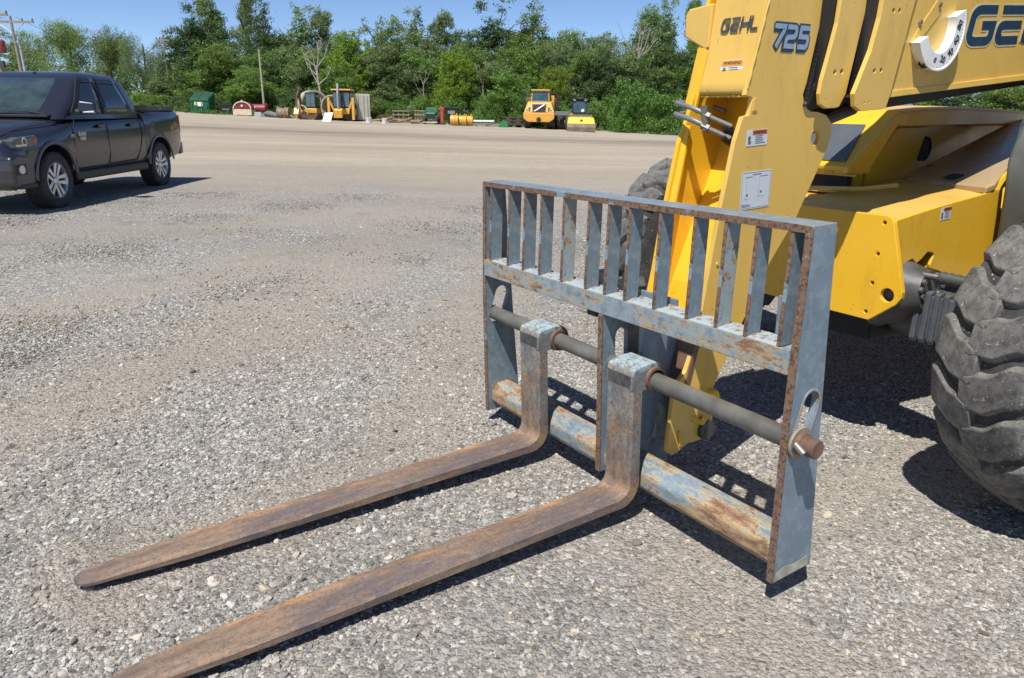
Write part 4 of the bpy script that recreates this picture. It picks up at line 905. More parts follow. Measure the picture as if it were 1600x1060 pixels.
# ---- wheels with single bar lugs
def wheel(loc, rz, mirror=1):
    w_ = bpy.data.objects.new('wheel', None); COL.objects.link(w_); w_.parent = tel
    w_.location = tuple(Vector(loc)-Vector(T0)); w_.rotation_euler = (0, 0, rz); w_.scale = (mirror,)*3; w_.empty_display_size = .3
    if wheel.proto is None:
        R = .675; hw_ = .205
        def rbase(x): return R-.024-.034*abs(x/hw_)**3.2
        prof = [(-.16, .335), (-.19, .40), (-.212, .50), (-.210, .57), (-.198, .605)]+[(x, rbase(x)) for x in np.linspace(-.185, .185, 11)]+[(.198, .605), (.210, .57), (.212, .50), (.19, .40), (.16, .335)]
        ty = MB().lathe(prof, (0, 0, 0), 0, 72).build('tyre', M['tyre_dark'], w_, smooth=True)
        rim = MB().lathe([(-.17, .335), (-.15, .30), (-.05, .28), (-.03, .12), (-.02, 0)], (0, 0, 0), 0, 40)
        rim.lathe([(.17, .335), (.15, .30), (.06, .28), (.10, .14), (.12, 0)], (0, 0, 0), 0, 40)
        rim = rim.build('rim', M['yellow'], w_, smooth=True)
        # one lug: runs from the shoulder to past the centre line with an S curve
        def lug_mesh(sgn):
            b = MB(); us = np.linspace(0, 1, 12); rows = []
            for u in us:
                x = sgn*(-.222+.250*u)
                cen = .085*(sstep(np.array((u-.22)/.42)))+.012*math.sin(u*7)
                half = (.086-.010*u)*(.85 if u < .02 else 1)*(1 if u < .93 else .85)
                if u < .15: half *= .86+.93*u
                rt = R-.050*abs(x/.215)**4+.003*math.sin(u*9)
                if u < .05: rt -= .018
                ed = -.016 if 0 < u < 1 else -.03
                row = []
                rb = (rbase(min(abs(x), .19))-.012) if abs(x) < .2 else .575
                for (a_, r_) in ((-half-.012, rb), (-half, rt-.012), (-half+.012, rt), (half-.012, rt), (half, rt-.012), (half+.012, rb)):
                    an = (cen+a_)/R*1.0; row.append((x, r_*math.cos(an), r_*math.sin(an)))
                rows.append(row)
            # end caps down the sidewall
            r0 = [(sgn*-.212, .555*math.cos(math.atan2(p[2], p[1])), .555*math.sin(math.atan2(p[2], p[1]))) for p in rows[0]]
            r9 = [(p[0]+sgn*.010, (p[1]**2+p[2]**2)**.5 and .61*math.cos(math.atan2(p[2], p[1])), .61*math.sin(math.atan2(p[2], p[1]))) for p in rows[-1]]
            b.grid([r0]+rows+[r9]); return b
        NL = 20; first = {}
        for sgn in (-1, 1):
            for k_ in range(NL):
                if sgn not in first:
                    o = lug_mesh(sgn).build('lug', M['tyre'], w_, smooth=True, ang=50, bevel=.004); first[sgn] = o
                else:
                    o = first[sgn].copy(); COL.objects.link(o); o.parent = w_
                o.rotation_euler = (2*PI*(k_+(.5 if sgn > 0 else 0))/NL, 0, 0)
        wheel.proto = w_
    else:
        for c in children(wheel.proto):
            o = c.copy(); COL.objects.link(o); o.parent = w_
    return w_
wheel.proto = None
wheel((1.16, 1.50, .655), -.36, .97)
wheel((-1.42, 2.08, .645), -.36, .95)
wheel((1.12, 4.3, .665), 0); wheel((-1.05, 4.3, .665), 0)

# ------------------------------------------------------------------ pickup truck (local x runs rearward from the front axle, the side in view is -y)
def car_paint():
    mt, n, b = nmat('dark_metallic_paint'); v = ocoord(n)
    sep = n.nodes.new('ShaderNodeSeparateXYZ'); n.links.new(v, sep.inputs[0])
    base = mixc(n, noise(n, 900, 2, .5, v), (.013, .014, .024), (.032, .033, .050))
    low = ramp(n, mth(n, 'ADD', mth(n, 'MULTIPLY', sep.outputs[2], -1.0), mth(n, 'MULTIPLY', noise(n, 4, 6, .7, v), .5)), -.62, -.25)
    x = n.nodes.new('ShaderNodeMapRange'); x.inputs[1].default_value = .85; x.inputs[2].default_value = .40
    n.links.new(mth(n, 'ADD', sep.outputs[2], mth(n, 'MULTIPLY', mth(n, 'SUBTRACT', noise(n, 5, 7, .7, v), .5), .7)), x.inputs[0])
    c = mixc(n, mth(n, 'MULTIPLY', x.outputs[0], .6), base, (.085, .08, .08))
    n.links.new(c, b.inputs['Base Color'])
    n.links.new(ramp(n, x.outputs[0], 0, 1, (.22,)*3, (.6,)*3), b.inputs['Roughness'])
    b.inputs['Coat Weight'].default_value = .6; b.inputs['Coat Roughness'].default_value = .08; b.inputs['Metallic'].default_value = .25
    return mt
M['car'] = car_paint()
M['glass'] = simple('tinted_glass', (.010, .014, .018), .06, 0, .1, 3, spec=.8)
M['wglass'] = simple('windscreen_glass', (.035, .055, .06), .05, 0, .5, 3, spec=.8)
M['chrome'] = simple('machined_alloy', (.62, .62, .64), .28, .8, .1, 10)
M['trim'] = simple('black_trim', (.018, .018, .02), .5, 0, .2)
M['ctyre'] = simple('truck_tyre_rubber', (.045, .042, .04), .85, 0, .35, 8, bmp=.5)
def pickup():
    ty_ = 2.5782; u = Vector((math.cos(ty_), math.sin(ty_), 0)); lat = Vector((-math.sin(ty_), math.cos(ty_), 0))
    base = Vector((-11.45, -1.3257, 0))+lat*.98
    t = thing('pickup_truck', 'dark blue-black crew cab pickup parked on the gravel at the left edge', 'pickup truck', (base.x, base.y, 0), (0, 0, ty_), scale=1.03)
    # lower body loft
    def ring(x, w, zb, zs, zt, tk=.80):
        pts = [(0, zb), (w*.90, zb), (w*.955, zb+.05), (w*.985, zb+.16), (w, zb+.30), (w*.998, zs-.22), (w*.985, zs-.09), (w*.955, zs-.03), (w*.90, zs), (w*tk, zt-.01), (w*.5, zt+.01), (0, zt+.015)]
        R = [(x, -p[0], p[1]) for p in pts]; L = [(x, p[0], p[1]) for p in pts[1:-1]][::-1]
        return R+L
    st = [(-.99, .80, .52, .93, .95), (-.96, .90, .40, 1.00, 1.02), (-.86, .965, .34, 1.05, 1.09), (-.6, .985, .40, 1.09, 1.17), (-.2, .995, .45, 1.13, 1.22), (.3, .995, .47, 1.17, 1.265), (.45, .985, .46, 1.22, 1.31), (.62, .98, .46, 1.255, 1.33), (1.4, .98, .46, 1.27, 1.33), (2.1, .98, .46, 1.28, 1.33), (2.9, .98, .46, 1.295, 1.34), (2.985, .98, .46, 1.30, 1.34)]
    b = MB(); R = [ring(*s) for s in st]; b.grid([r+[r[0]] for r in R]); k = len(R[0])+1
    b.f.append(tuple(range(k-1))[::-1]); b.mi.append(0); b.f.append(tuple((len(R)-1)*k+i for i in range(k-1))); b.mi.append(0)
    body = b.build('body', M['car'], t, smooth=True, ang=40)
    st2 = [(3.01, .975, .46, 1.38, 1.40, .9), (3.2, .99, .46, 1.39, 1.405, .9), (3.55, 1.0, .47, 1.395, 1.41, .9), (4.0, .995, .48, 1.40, 1.41, .9), (4.5, .985, .54, 1.405, 1.415, .9), (4.63, .955, .60, 1.40, 1.41, .9)]
    b = MB(); R = [ring(*s) for s in st2]; b.grid([r+[r[0]] for r in R]); k = len(R[0])+1
    b.f.append(tuple(range(k-1))[::-1]); b.mi.append(0); b.f.append(tuple((len(R)-1)*k+i for i in range(k-1))); b.mi.append(0)
    bed = b.build('bed', M['car'], t, smooth=True, ang=40)
    # wheel arches cut out
    def cutter(x, r, o):
        c = MB().lathe([(-1.2, 0), (-1.2, r), (-.62, r), (-.62, 0)], (x, 0, .43), 1, 40); c.lathe([(.62, 0), (.62, r), (1.2, r), (1.2, 0)], (x, 0, .43), 1, 40)
        c.box(x-r*.93, x+r*.93, -1.2, -.62, .2, .43); 
        cb_ = MB().lathe([(-1.2, 0), (-1.2, r), (-.62, r), (-.62, 0)], (x, 0, .43), 1, 40).build('c', M['trim'], None)
        cc = MB().lathe([(.62, 0), (.62, r), (1.2, r), (1.2, 0)], (x, 0, .43), 1, 40).build('c', M['trim'], None)
        for cu in (cb_, cc):
            md = o.modifiers.new('b', 'BOOLEAN'); md.operation = 'DIFFERENCE'; md.object = cu; md.solver = 'EXACT'
            t0 = o.parent; 
            o.parent = None
            dg = bpy.context.evaluated_depsgraph_get(); dg.update()
            me = bpy.data.meshes.new_from_object(o.evaluated_get(dg)); o.modifiers.clear(); o.data = me; o.parent = t0
            bpy.data.objects.remove(cu)
    cutter(0, .50, body); cutter(3.56, .50, bed)
    # dark wheel wells
    for x in (0, 3.56):
        MB().box(x-.46, x+.46, -.64, .64, .45, .90).build('wheel_well', M['black'], body if x == 0 else bed)
        for sg in (-1, 1):
            P = []
            for j in range(25):
                a = .10+(PI-.14)*j/24; ca, sa = math.cos(a), math.sin(a)
                P.append([(x+r_*ca, sg*y_, .43+r_*sa) for r_, y_ in ((.499, .985), (.51, 1.004), (.535, 1.008), (.565, .994))])
            MB().grid(P).build('arch_lip', M['car'], body if x == 0 else bed, smooth=True)
    MB().box(.1, 4.6, -.6, .6, .38, .50).build('chassis_frame', M['black'], t)
    MB().box(3.0, 4.7, -.5, .5, .55, 1.0).build('bed_underside', M['black'], t)
    # cab greenhouse
    def yy(z, top=1.90): return .935-.215*((z-1.28)/.62)**1.15
    def level(z, x0, x1, w, r=.12):
        pts = []
        for (cx, cy, a0) in ((x1-r, w-r, 0), (x0+r*1.4, w-r*1.1, 90), (x0+r*1.4, -w+r*1.1, 180), (x1-r, -w+r, 270)):
            for k in range(5):
                a = math.radians(a0+22.5*k); pts.append((cx+(r if a0 in (0, 270) else r*1.4)*math.cos(a), cy+r*math.sin(a), z))
        return pts
    lv = [level(1.28, .36, 2.985, .935), level(1.35, .46, 2.98, .93), level(1.55, .76, 2.92, .905), level(1.78, 1.10, 2.80, .835), level(1.90, 1.29, 2.70, .795, .11), level(1.965, 1.44, 2.60, .74, .10), level(2.005, 1.6, 2.46, .65, .10), level(2.025, 1.85, 2.3, .42, .08), ]
    b = MB(); b.grid([l+[l[0]] for l in lv]); k = len(lv[0])+1
    b.f.append(tuple((len(lv)-1)*k+i for i in range(k-1))); b.mi.append(0)
    cabo = b.build('cab', M['car'], t, smooth=True, ang=60)
    # windows: proud dark panes on the side surface
    zz = [1.28, 1.35, 1.55, 1.78, 1.90, 1.965]; ww = [.935, .93, .905, .835, .795, .74]
    def ys(z): return float(np.interp(z, zz, ww))
    def pane(poly, name, mat, par, d=.004, sg=-1):
        # poly: bottom-left, bottom-right, top-right, top-left in x,z; gridded to follow the curve
        P = []
        for i in range(9):
            v = i/8; row = []
            for j in range(9):
                q = j/8
                x = (poly[0][0]*(1-q)+poly[1][0]*q)*(1-v)+(poly[3][0]*(1-q)+poly[2][0]*q)*v
                z = (poly[0][1]*(1-q)+poly[1][1]*q)*(1-v)+(poly[3][1]*(1-q)+poly[2][1]*q)*v
                row.append((x, sg*(ys(z)+d), z))
            P.append(row)
        o = MB().grid(P).build(name, mat, par, smooth=True); s = o.modifiers.new('t', 'SOLIDIFY'); s.thickness = .008; s.offset = 0
        return o
    for sg in (-1, 1):
        for (fp_, gp_) in (([(.66, 1.345), (1.63, 1.355), (1.66, 1.925), (1.24, 1.915)], [(.77, 1.375), (1.60, 1.385), (1.625, 1.885), (1.28, 1.875)]),
                           ([(1.67, 1.355), (2.70, 1.365), (2.46, 1.915), (1.70, 1.925)], [(1.71, 1.385), (2.61, 1.395), (2.40, 1.875), (1.735, 1.885)])):
            f_ = pane(fp_, 'window_frame', M['trim'], cabo, .003, sg); pane(gp_, 'window_pane', M['glass'], f_, .009, sg)
            pane([(gp_[3][0]-.02, 1.85), (gp_[2][0]+.02, 1.855), (gp_[2][0], 1.925), (gp_[3][0], 1.92)], 'wind_deflector', M['glass'], f_, .022, sg)
    # windscreen
    wf = [(1.34, .80, .80), (1.50, 1.075, .77), (1.70, 1.405, .71), (1.79, 1.555, .67)]
    P = [[(x-.012+.07*(abs(q)**2.2)*.9, q*w_, z) for q in np.linspace(-1, 1, 11)] for (z, x, w_) in [(1.37, .475, .80), (1.55, .745, .78), (1.78, 1.085, .72), (1.905, 1.285, .68)]]
    wsc = MB().grid(P).build('windscreen', M['wglass'], t, smooth=True); wsc.modifiers.new('t', 'SOLIDIFY').thickness = .01
    MB().tube([(.42, -.70, 1.355), (.50, -.35, 1.395), (.54, 0, 1.42)], .009, 6).tube([(.42, .1, 1.36), (.52, .4, 1.41), (.56, .62, 1.42)], .009, 6).build('wiper', M['trim'], t)
    MB().box(.32, .46, -.78, .78, 1.305, 1.345).build('cowl', M['trim'], t, bevel=.01)
    # doors: shut lines, handles, sill
    def seam(pts, par=cabo, n='door_seam'):
        b = MB()
        for i in range(len(pts)-1):
            (x0, z0), (x1, z1) = pts[i], pts[i+1]
            def sy(z): return -(ys(z)+.0015) if z > 1.31 else -(.984 if z > .75 else .984-.02*(.75-z)/.2)
            b.tube([(x0, sy(z0)+.002, z0), (x1, sy(z1)+.002, z1)], .0075, 6)
        return b.build(n, M['trim'], body)
    seam([(.66, 1.28), (.60, 1.05), (.58, .62), (.62, .52), (1.60, .52), (1.64, .70), (1.65, 1.30)])
    seam([(1.67, .54), (2.62, .56), (2.78, .80), (2.88, 1.0), (2.86, 1.28)])
    MB().box(.52, 2.98, -.985, -.90, .36, .50).build('sill', M['trim'], t, bevel=.03)
    for x in (1.42, 2.50):
        h = MB().box(x-.11, x+.11, -1.024, -1.004, 1.155, 1.195).build('door_handle', M['car'], body, bevel=.008)
        MB().box(x-.10, x+.10, -.999, -.978, 1.145, 1.20).build('handle_recess', M['trim'], body, bevel=.006)
    MB().box(2.984, 3.012, -.96, .96, .48, 1.36).build('bed_gap', M['black'], t)
    # mirror
    mb_ = MB().hexa([(0.80, -.93, 1.39), (0.90, -.93, 1.39), (0.90, -1.22, 1.38), (0.80, -1.22, 1.37)], [(0.82, -.93, 1.43), (0.89, -.93, 1.43), (0.88, -1.22, 1.46), (0.81, -1.22, 1.46)]).build('mirror_arm', M['trim'], t, bevel=.012)
    MB().hexa([(0.73, -1.03, 1.37), (0.90, -1.03, 1.37), (0.90, -1.29, 1.39), (0.77, -1.29, 1.39)], [(0.74, -1.03, 1.56), (0.90, -1.03, 1.56), (0.90, -1.27, 1.53), (0.78, -1.27, 1.53)]).build('mirror_shell', M['car'], mb_, bevel=.035, seg=4)
    MB().box(.72, .80, -1.26, -1.10, 1.375, 1.395).build('mirror_signal', M['chrome'], mb_, bevel=.004)
    # badges
    fr_ = frame((.93, -.9985, 1.03), (1, 0, 0), (0, 0, 1))
    text('badge', 'RAM', .085, M['chrome'], frame((.84, -.9815, 1.055), (1, 0, 0), (0, 0, 1)), body, .004, (0, 0, 0), .003, sx=1.25)
    text('badge', '1500', .075, M['chrome'], frame((.84, -.9815, .985), (1, 0, 0), (0, 0, 1)), body, .004, (0, 0, 0), .003, sx=1.15)
    text('badge', 'HEMI', .035, M['chrome'], frame((.56, -.986, 1.045), (1, 0, 0), (0, 0, 1)), body, .003, (0, 0, 0), .001, sx=1.2)
    MB().box(.50, .62, -.9885, -.980, 1.015, 1.022).build('badge_bar', M['chrome'], body)
    # head lamp, fog lamp, bumper, grille
    hl = MB().prism([(-.90, .90), (-.94, 1.02), (-.80, 1.055), (-.42, 1.075), (-.36, 1.03), (-.44, .93)], 1, -1.0, -.82)
    for i_, p_ in enumerate(hl.v): pass
    lamp = hl.build('headlight', simple('headlamp_lens', (.10, .12, .13), .08, .3, .3, 12), t, bevel=.02, seg=3)
    MB().lathe([(-1.006, 0), (-1.006, .055), (-.99, .062), (-.985, 0)], (-.70, 0, .995), 1, 20).build('projector', M['chrome'], lamp, smooth=True)
    MB().lathe([(-1.01, 0), (-1.010, .034), (-1.0, .036)], (-.70, 0, .995), 1, 16).build('projector_glass', M['glass'], lamp, smooth=True)
    MB().box(-.90, -.66, -1.004, -.99, .935, .960).build('daylight_strip', M['chrome'], lamp)
    MB().box(-.50, -.41, -1.004, -.985, .965, 1.03).build('side_marker', simple('amber_lens', (.55, .12, .02), .2), lamp, bevel=.01)
    MB().prism([(-1.0, .42), (-1.03, .62), (-1.02, .80), (-.86, .84), (-.52, .80), (-.50, .62), (-.54, .40), (-.9, .38)], 1, -.985, .985).build('bumper', M['car'], t, bevel=.05, seg=4)
    MB().box(-.90, -.54, -.992, -.7, .36, .425).build('bumper_valance', M['trim'], t, bevel=.01)
    MB().box(-.98, -.72, -.989, -.6, .55, .70).build('fog_recess', M['trim'], t, bevel=.01)
    MB().lathe([(-.9995, 0), (-.9995, .06), (-.985, .065)], (-.84, 0, .625), 1, 16).build('fog_lamp', M['chrome'], t, smooth=True)
    MB().box(-1.03, -.95, -.62, .62, .80, 1.06).build('grille', M['trim'], t, bevel=.03)
    MB().box(-1.045, -1.02, -.55, .55, .905, .945).build('grille_bar', M['chrome'], t, bevel=.01)
    # hood crease and shut line
    MB().tube([(-.88, -.80, 1.075), (-.5, -.83, 1.165), (0, -.85, 1.215), (.5, -.86, 1.265), (.72, -.85, 1.295)], .006, 6).build('bonnet_seam', M['trim'], body)
    # rear bumper, tail lamp, toolbox cover
    MB().box(4.60, 4.77, -.93, .93, .55, .80).build('rear_bumper', M['car'], t, bevel=.04)
    MB().box(4.60, 4.645, -.965, -.80, .98, 1.33).build('tail_light', simple('red_lens', (.35, .02, .02), .2), t, bevel=.02)
    tbx = MB().box(3.05, 4.58, -.90, .90, 1.405, 1.50).build('bed_cover', simple('grey_cover', (.06, .065, .07), .5, 0, .2), t, bevel=.02)
    MB().box(3.04, 3.28, -.93, .93, 1.41, 1.515).build('cover_box', M['trim'], tbx, bevel=.01)
    MB().box(3.9, 3.93, -.915, -.89, 1.44, 1.47).build('cover_latch', M['chrome'], tbx)
    MB().tube([(1.5, 0, 1.98), (1.52, 0, 2.0)], .02, 8).build('roof_marker', M['trim'], t)
    MB().tube([(3.1, -.7, .42), (3.3, -.75, .36), (3.4, -.72, .30)], .035, 8).build('exhaust', M['iron'], t, smooth=True)
    # wheels
    tp = [(-.135, .262), (-.145, .30), (-.150, .35), (-.138, .388), (-.115, .405), (0, .410), (.115, .405), (.138, .388), (.150, .35), (.14, .29), (.13, .262)]
    first = None
    for (x, sg) in ((0, -1), (3.56, -1), (0, 1), (3.56, 1)):
        wh = bpy.data.objects.new('wheel', None); COL.objects.link(wh); wh.parent = t; wh.location = (x, sg*.835, .408); wh.rotation_euler = (0, .3+x, 0 if sg < 0 else PI); wh.empty_display_size = .2
        if first is None:
            first = wh
            MB().lathe(tp, (0, 0, 0), 1, 48).build('tyre', M['ctyre'], wh, smooth=True)
            kb = MB()
            for i in range(64):
                a = 2*PI*i/64
                for yk in (-.128, -.06, .01, .08):
                    T = Matrix.Rotation(a+yk*2, 4, 'Y'); kb.T = T
                    kb.box(-.015, .015, yk, yk+.05, .402, .416)
            kb.T = None; tag(kb.build('tread_blocks', M['ctyre'], wh), kind='stuff')
            r = MB().lathe([(-.135, .263), (-.140, .255), (-.125, .248), (-.06, .235), (.05, .23), (.13, .262)], (0, 0, 0), 1, 40); rim = r.build('rim', M['chrome'], wh, smooth=True)
            MB().lathe([(-.045, .0), (-.045, .22), (-.03, .225)], (0, 0, 0), 1, 30).build('brake_disc', M['trim'], wh, smooth=True)
            for i in range(5):
                b = MB(); b.T = Matrix.Rotation(2*PI*i/5, 4, 'Y')
                for s_2 in (-1, 1):
                    b.hexa([(s_2*.010, -.105, .03), (s_2*.050, -.105, .045), (s_2*.050, -.07, .045), (s_2*.010, -.07, .03)], [(s_2*.022, -.128, .25), (s_2*.085, -.128, .242), (s_2*.085, -.09, .242), (s_2*.022, -.09, .25)])
                b.T = None; b.build('spoke', M['chrome'], wh, bevel=.005)
            MB().lathe([(-.125, 0), (-.125, .035), (-.11, .06), (-.08, .065)], (0, 0, 0), 1, 20).build('hub_cap', M['chrome'], wh, smooth=True)
        else:
            for c in children(first):
                o = c.copy(); COL.objects.link(o); o.parent = wh
    return t
pickup()

# ------------------------------------------------------------------ trees
def leaf_mat(name, c0, c1):
    mt, n, b = nmat(name)
    at = n.nodes.new('ShaderNodeAttribute'); at.attribute_name = 'leafv'
    oi = n.nodes.new('ShaderNodeObjectInfo')
    c = mixc(n, at.outputs['Fac'], c0, c1)
    hs = n.nodes.new('ShaderNodeHueSaturation'); hs.inputs['Hue'].default_value = .5
    n.links.new(mth(n, 'ADD', mth(n, 'MULTIPLY', oi.outputs['Random'], .35), .82), hs.inputs['Value']); n.links.new(c, hs.inputs['Color'])
    n.links.new(mth(n, 'ADD', mth(n, 'MULTIPLY', oi.outputs['Random'], .02), .49), hs.inputs['Hue'])
    n.links.new(hs.outputs[0], b.inputs['Base Color']); b.inputs['Roughness'].default_value = .5; b.inputs['Specular IOR Level'].default_value = .4
    tr = n.nodes.new('ShaderNodeBsdfTranslucent'); n.links.new(mixc(n, 1.0, hs.outputs[0], (1.5, 1.6, .6), 'MULTIPLY'), tr.inputs[0])
    mx = n.nodes.new('ShaderNodeMixShader'); mx.inputs[0].default_value = .28
    out = [x for x in n.nodes if x.type == 'OUTPUT_MATERIAL'][0]
    n.links.new(b.outputs[0], mx.inputs[1]); n.links.new(tr.outputs[0], mx.inputs[2]); n.links.new(mx.outputs[0], out.inputs[0])
    return mt
LM = {'dark': leaf_mat('dark_leaves', (.052, .100, .035), (.140, .215, .08)),
      'mid': leaf_mat('mid_green_leaves', (.080, .150, .032), (.22, .325, .08)),
      'grey': leaf_mat('grey_green_leaves', (.105, .155, .062), (.24, .315, .145)),
      'lime': leaf_mat('lime_leaves', (.10, .165, .018), (.26, .34, .035)),
      'willow': leaf_mat('willow_leaves', (.10, .15, .045), (.24, .32, .115)),
      'bush': leaf_mat('bush_leaves', (.055, .12, .020), (.155, .28, .055))}
M['bark'] = simple('grey_brown_bark', (.11, .09, .07), .9, 0, .3, 6, bmp=.4)
M['deadwood'] = simple('bleached_dead_wood', (.36, .33, .28), .9, 0, .25, 6, bmp=.3)
def crown_mesh(name, lobes, n, ls, mat, droop=0, seed=0, aspect=.6):
    """many leaf-sized quads spread through lobes; lobes = (x,y,z,rx,ry,rz)"""
    g = np.random.default_rng(seed); L = np.array(lobes)
    vol = (L[:, 3]*L[:, 4]*L[:, 5])**.72; k = g.choice(len(L), n, p=vol/vol.sum())
    # twig clumps inside each lobe
    nc = max(12, n//34); kc = g.choice(len(L), nc, p=vol/vol.sum())
    def pts(kk, m, lo):
        d = g.normal(size=(m, 3)); d /= np.linalg.norm(d, axis=1)[:, None]
        r = lo+(1.06-lo)*g.random(m)**.6; r *= 1+.16*np.sin(d[:, 0]*5+kk)*np.sin(d[:, 2]*6+kk*2)
        return L[kk, :3]+d*r[:, None]*L[kk, 3:]
    cc = pts(kc, nc, .45); ci = g.integers(0, nc, n)
    sp = g.normal(size=(n, 3))*np.array([.42, .42, .32])*ls*4.2
    P = cc[ci]+sp
    if droop: P[:, 2] -= np.abs(g.normal(size=n))*droop; 
    nrm = g.normal(size=(n, 3)); nrm[:, 2] += .7; nrm /= np.linalg.norm(nrm, axis=1)[:, None]
    t = np.cross(nrm, g.normal(size=(n, 3))); 
    if droop: t = t*.35+np.array([0, 0, -1.0]); t = t-nrm*(t*nrm).sum(1)[:, None]
    t /= np.linalg.norm(t, axis=1)[:, None]+1e-9; s = np.cross(nrm, t)
    a = ls*(.6+.8*g.random(n))[:, None]; bq = a*aspect
    V = np.stack([P-t*a, P+s*bq*.6-t*a*.1, P+t*a, P-s*bq*.6+t*a*.1], 1).reshape(-1, 3)
    me = bpy.data.meshes.new(name); me.vertices.add(4*n); me.vertices.foreach_set('co', V.astype(np.float32).ravel())
    me.loops.add(4*n); me.loops.foreach_set('vertex_index', np.arange(4*n)); me.polygons.add(n)
    me.polygons.foreach_set('loop_start', np.arange(0, 4*n, 4)); me.update(calc_edges=True)
    cv = g.random(nc)[ci]*.55+g.random(n)*.45
    at = me.attributes.new('leafv', 'FLOAT', 'FACE'); at.data.foreach_set('value', cv.astype(np.float32))
    me.materials.append(mat); return me
def trunk_mesh(h, r, limbs, mat, seed):
    g = random.Random(seed); b = MB()
    pts = [Vector((g.uniform(-.02, .02)*h*i/6, g.uniform(-.02, .02)*h*i/6, h*i/7)) for i in range(7)]
    b.tube(pts, [r*(1-.8*i/7) for i in range(7)], 7)
    tips = []
    for k in range(limbs):
        i = g.randint(1, 5); p = pts[i]; a = g.uniform(0, 2*PI); ln = h*g.uniform(.18, .38); e = g.uniform(.5, 1.2)
        q = p+Vector((math.cos(a)*ln*math.cos(e), math.sin(a)*ln*math.cos(e), ln*math.sin(e))); md = p.lerp(q, .5)+Vector((0, 0, -.04*ln))
        b.tube([p, md, q], [r*.42*(1-i*.1), r*.26, r*.08], 5)
        for _ in range(2):
            a2 = a+g.uniform(-1, 1); l2 = ln*.5; q2 = md+Vector((math.cos(a2)*l2*.7, math.sin(a2)*l2*.7, l2*.7)); b.tube([md, q2], [r*.16, r*.04], 4)
    me = bpy.data.meshes.new('trunk'); me.from_pydata(b.v, [], b.f); me.materials.append(mat); return me
def lobeset(kind, seed):
    g = random.Random(seed); L = []
    if kind == 'tall':          # unit tree, height 1
        for i in range(9):
            z = .22+.72*i/8; w_ = .20*math.sin(min(1, .25+i/8*.95)*PI)**.6+.04
            for _ in range(2): L.append((g.uniform(-.1, .1), g.uniform(-.1, .1), z+g.uniform(-.03, .03), w_*g.uniform(.6, 1), w_*g.uniform(.6, 1), .085*g.uniform(.7, 1.2)))
    elif kind == 'round':
        for i in range(15):
            a = g.uniform(0, 2*PI); rr = g.uniform(.02, .26); z = g.uniform(.28, .86)-rr*.35
            L.append((rr*math.cos(a), rr*math.sin(a), z, g.uniform(.10, .18), g.uniform(.10, .18), g.uniform(.07, .13)))
        L.append((0, 0, .45, .22, .22, .26))
    elif kind == 'willow':
        for i in range(15):
            a = g.uniform(0, 2*PI); rr = g.uniform(.05, .36); z = g.uniform(.42, .86)-rr*.35
            L.append((rr*math.cos(a), rr*math.sin(a), z, g.uniform(.09, .16), g.uniform(.09, .16), g.uniform(.09, .15)))
    elif kind == 'wispy':
        for i in range(17):
            z = g.uniform(.15, .95); w_ = .22*(1-z)+.07; a = g.uniform(0, 2*PI); rr = w_*g.uniform(0, 1)
            L.append((rr*math.cos(a), rr*math.sin(a), z, g.uniform(.05, .10), g.uniform(.05, .10), g.uniform(.05, .10)))
    elif kind == 'bush':
        for i in range(10):
            a = g.uniform(0, 2*PI); rr = g.uniform(.0, .55); z = g.uniform(.12, .72)-rr*.3
            L.append((rr*math.cos(a), rr*math.sin(a), max(.1, z), g.uniform(.18, .34), g.uniform(.18, .34), g.uniform(.14, .26)))
    return L
CM = {}
def get_crown(shape, col, var):
    k = (shape, col, var)
    if k not in CM:
        n = {'tall': 22000, 'round': 24000, 'willow': 26000, 'wispy': 13000, 'bush': 9000}[shape]
        ls = {'tall': .0105, 'round': .0105, 'willow': .0105, 'wispy': .0100, 'bush': .027}[shape]
        CM[k] = crown_mesh('crown', lobeset(shape, var*7+3), n, ls, LM[col], droop=.05 if shape == 'willow' else 0, seed=var*13+len(CM), aspect=.38 if shape == 'willow' else .62)
    return CM[k]
TM = {}
def tree(shape, col, s, d, h, wd, label, cat='tree', group=None, var=0, zoff=0, name=None):
    p = yard(s, d, zoff)
    t = thing(name or {'bush': 'shrub', 'willow': 'willow_tree'}.get(shape, 'leafy_tree'), label, cat, p, (0, 0, random.uniform(0, 6.28)), group)
    if shape != 'bush':
        if (shape, var) not in TM: TM[(shape, var)] = trunk_mesh(.9, .018, 12, M['bark'], var+5)
        tr = bpy.data.objects.new('trunk', TM[(shape, var)]); COL.objects.link(tr); tr.parent = t; tr.scale = (h, h, h)
    cr = bpy.data.objects.new('crown', get_crown(shape, col, var)); COL.objects.link(cr); cr.parent = t
    unit = {'tall': .42, 'round': .62, 'willow': .84, 'wispy': .5, 'bush': 1.2}[shape]
    cr.scale = (wd/unit, wd/unit, h*1.04)
    return t
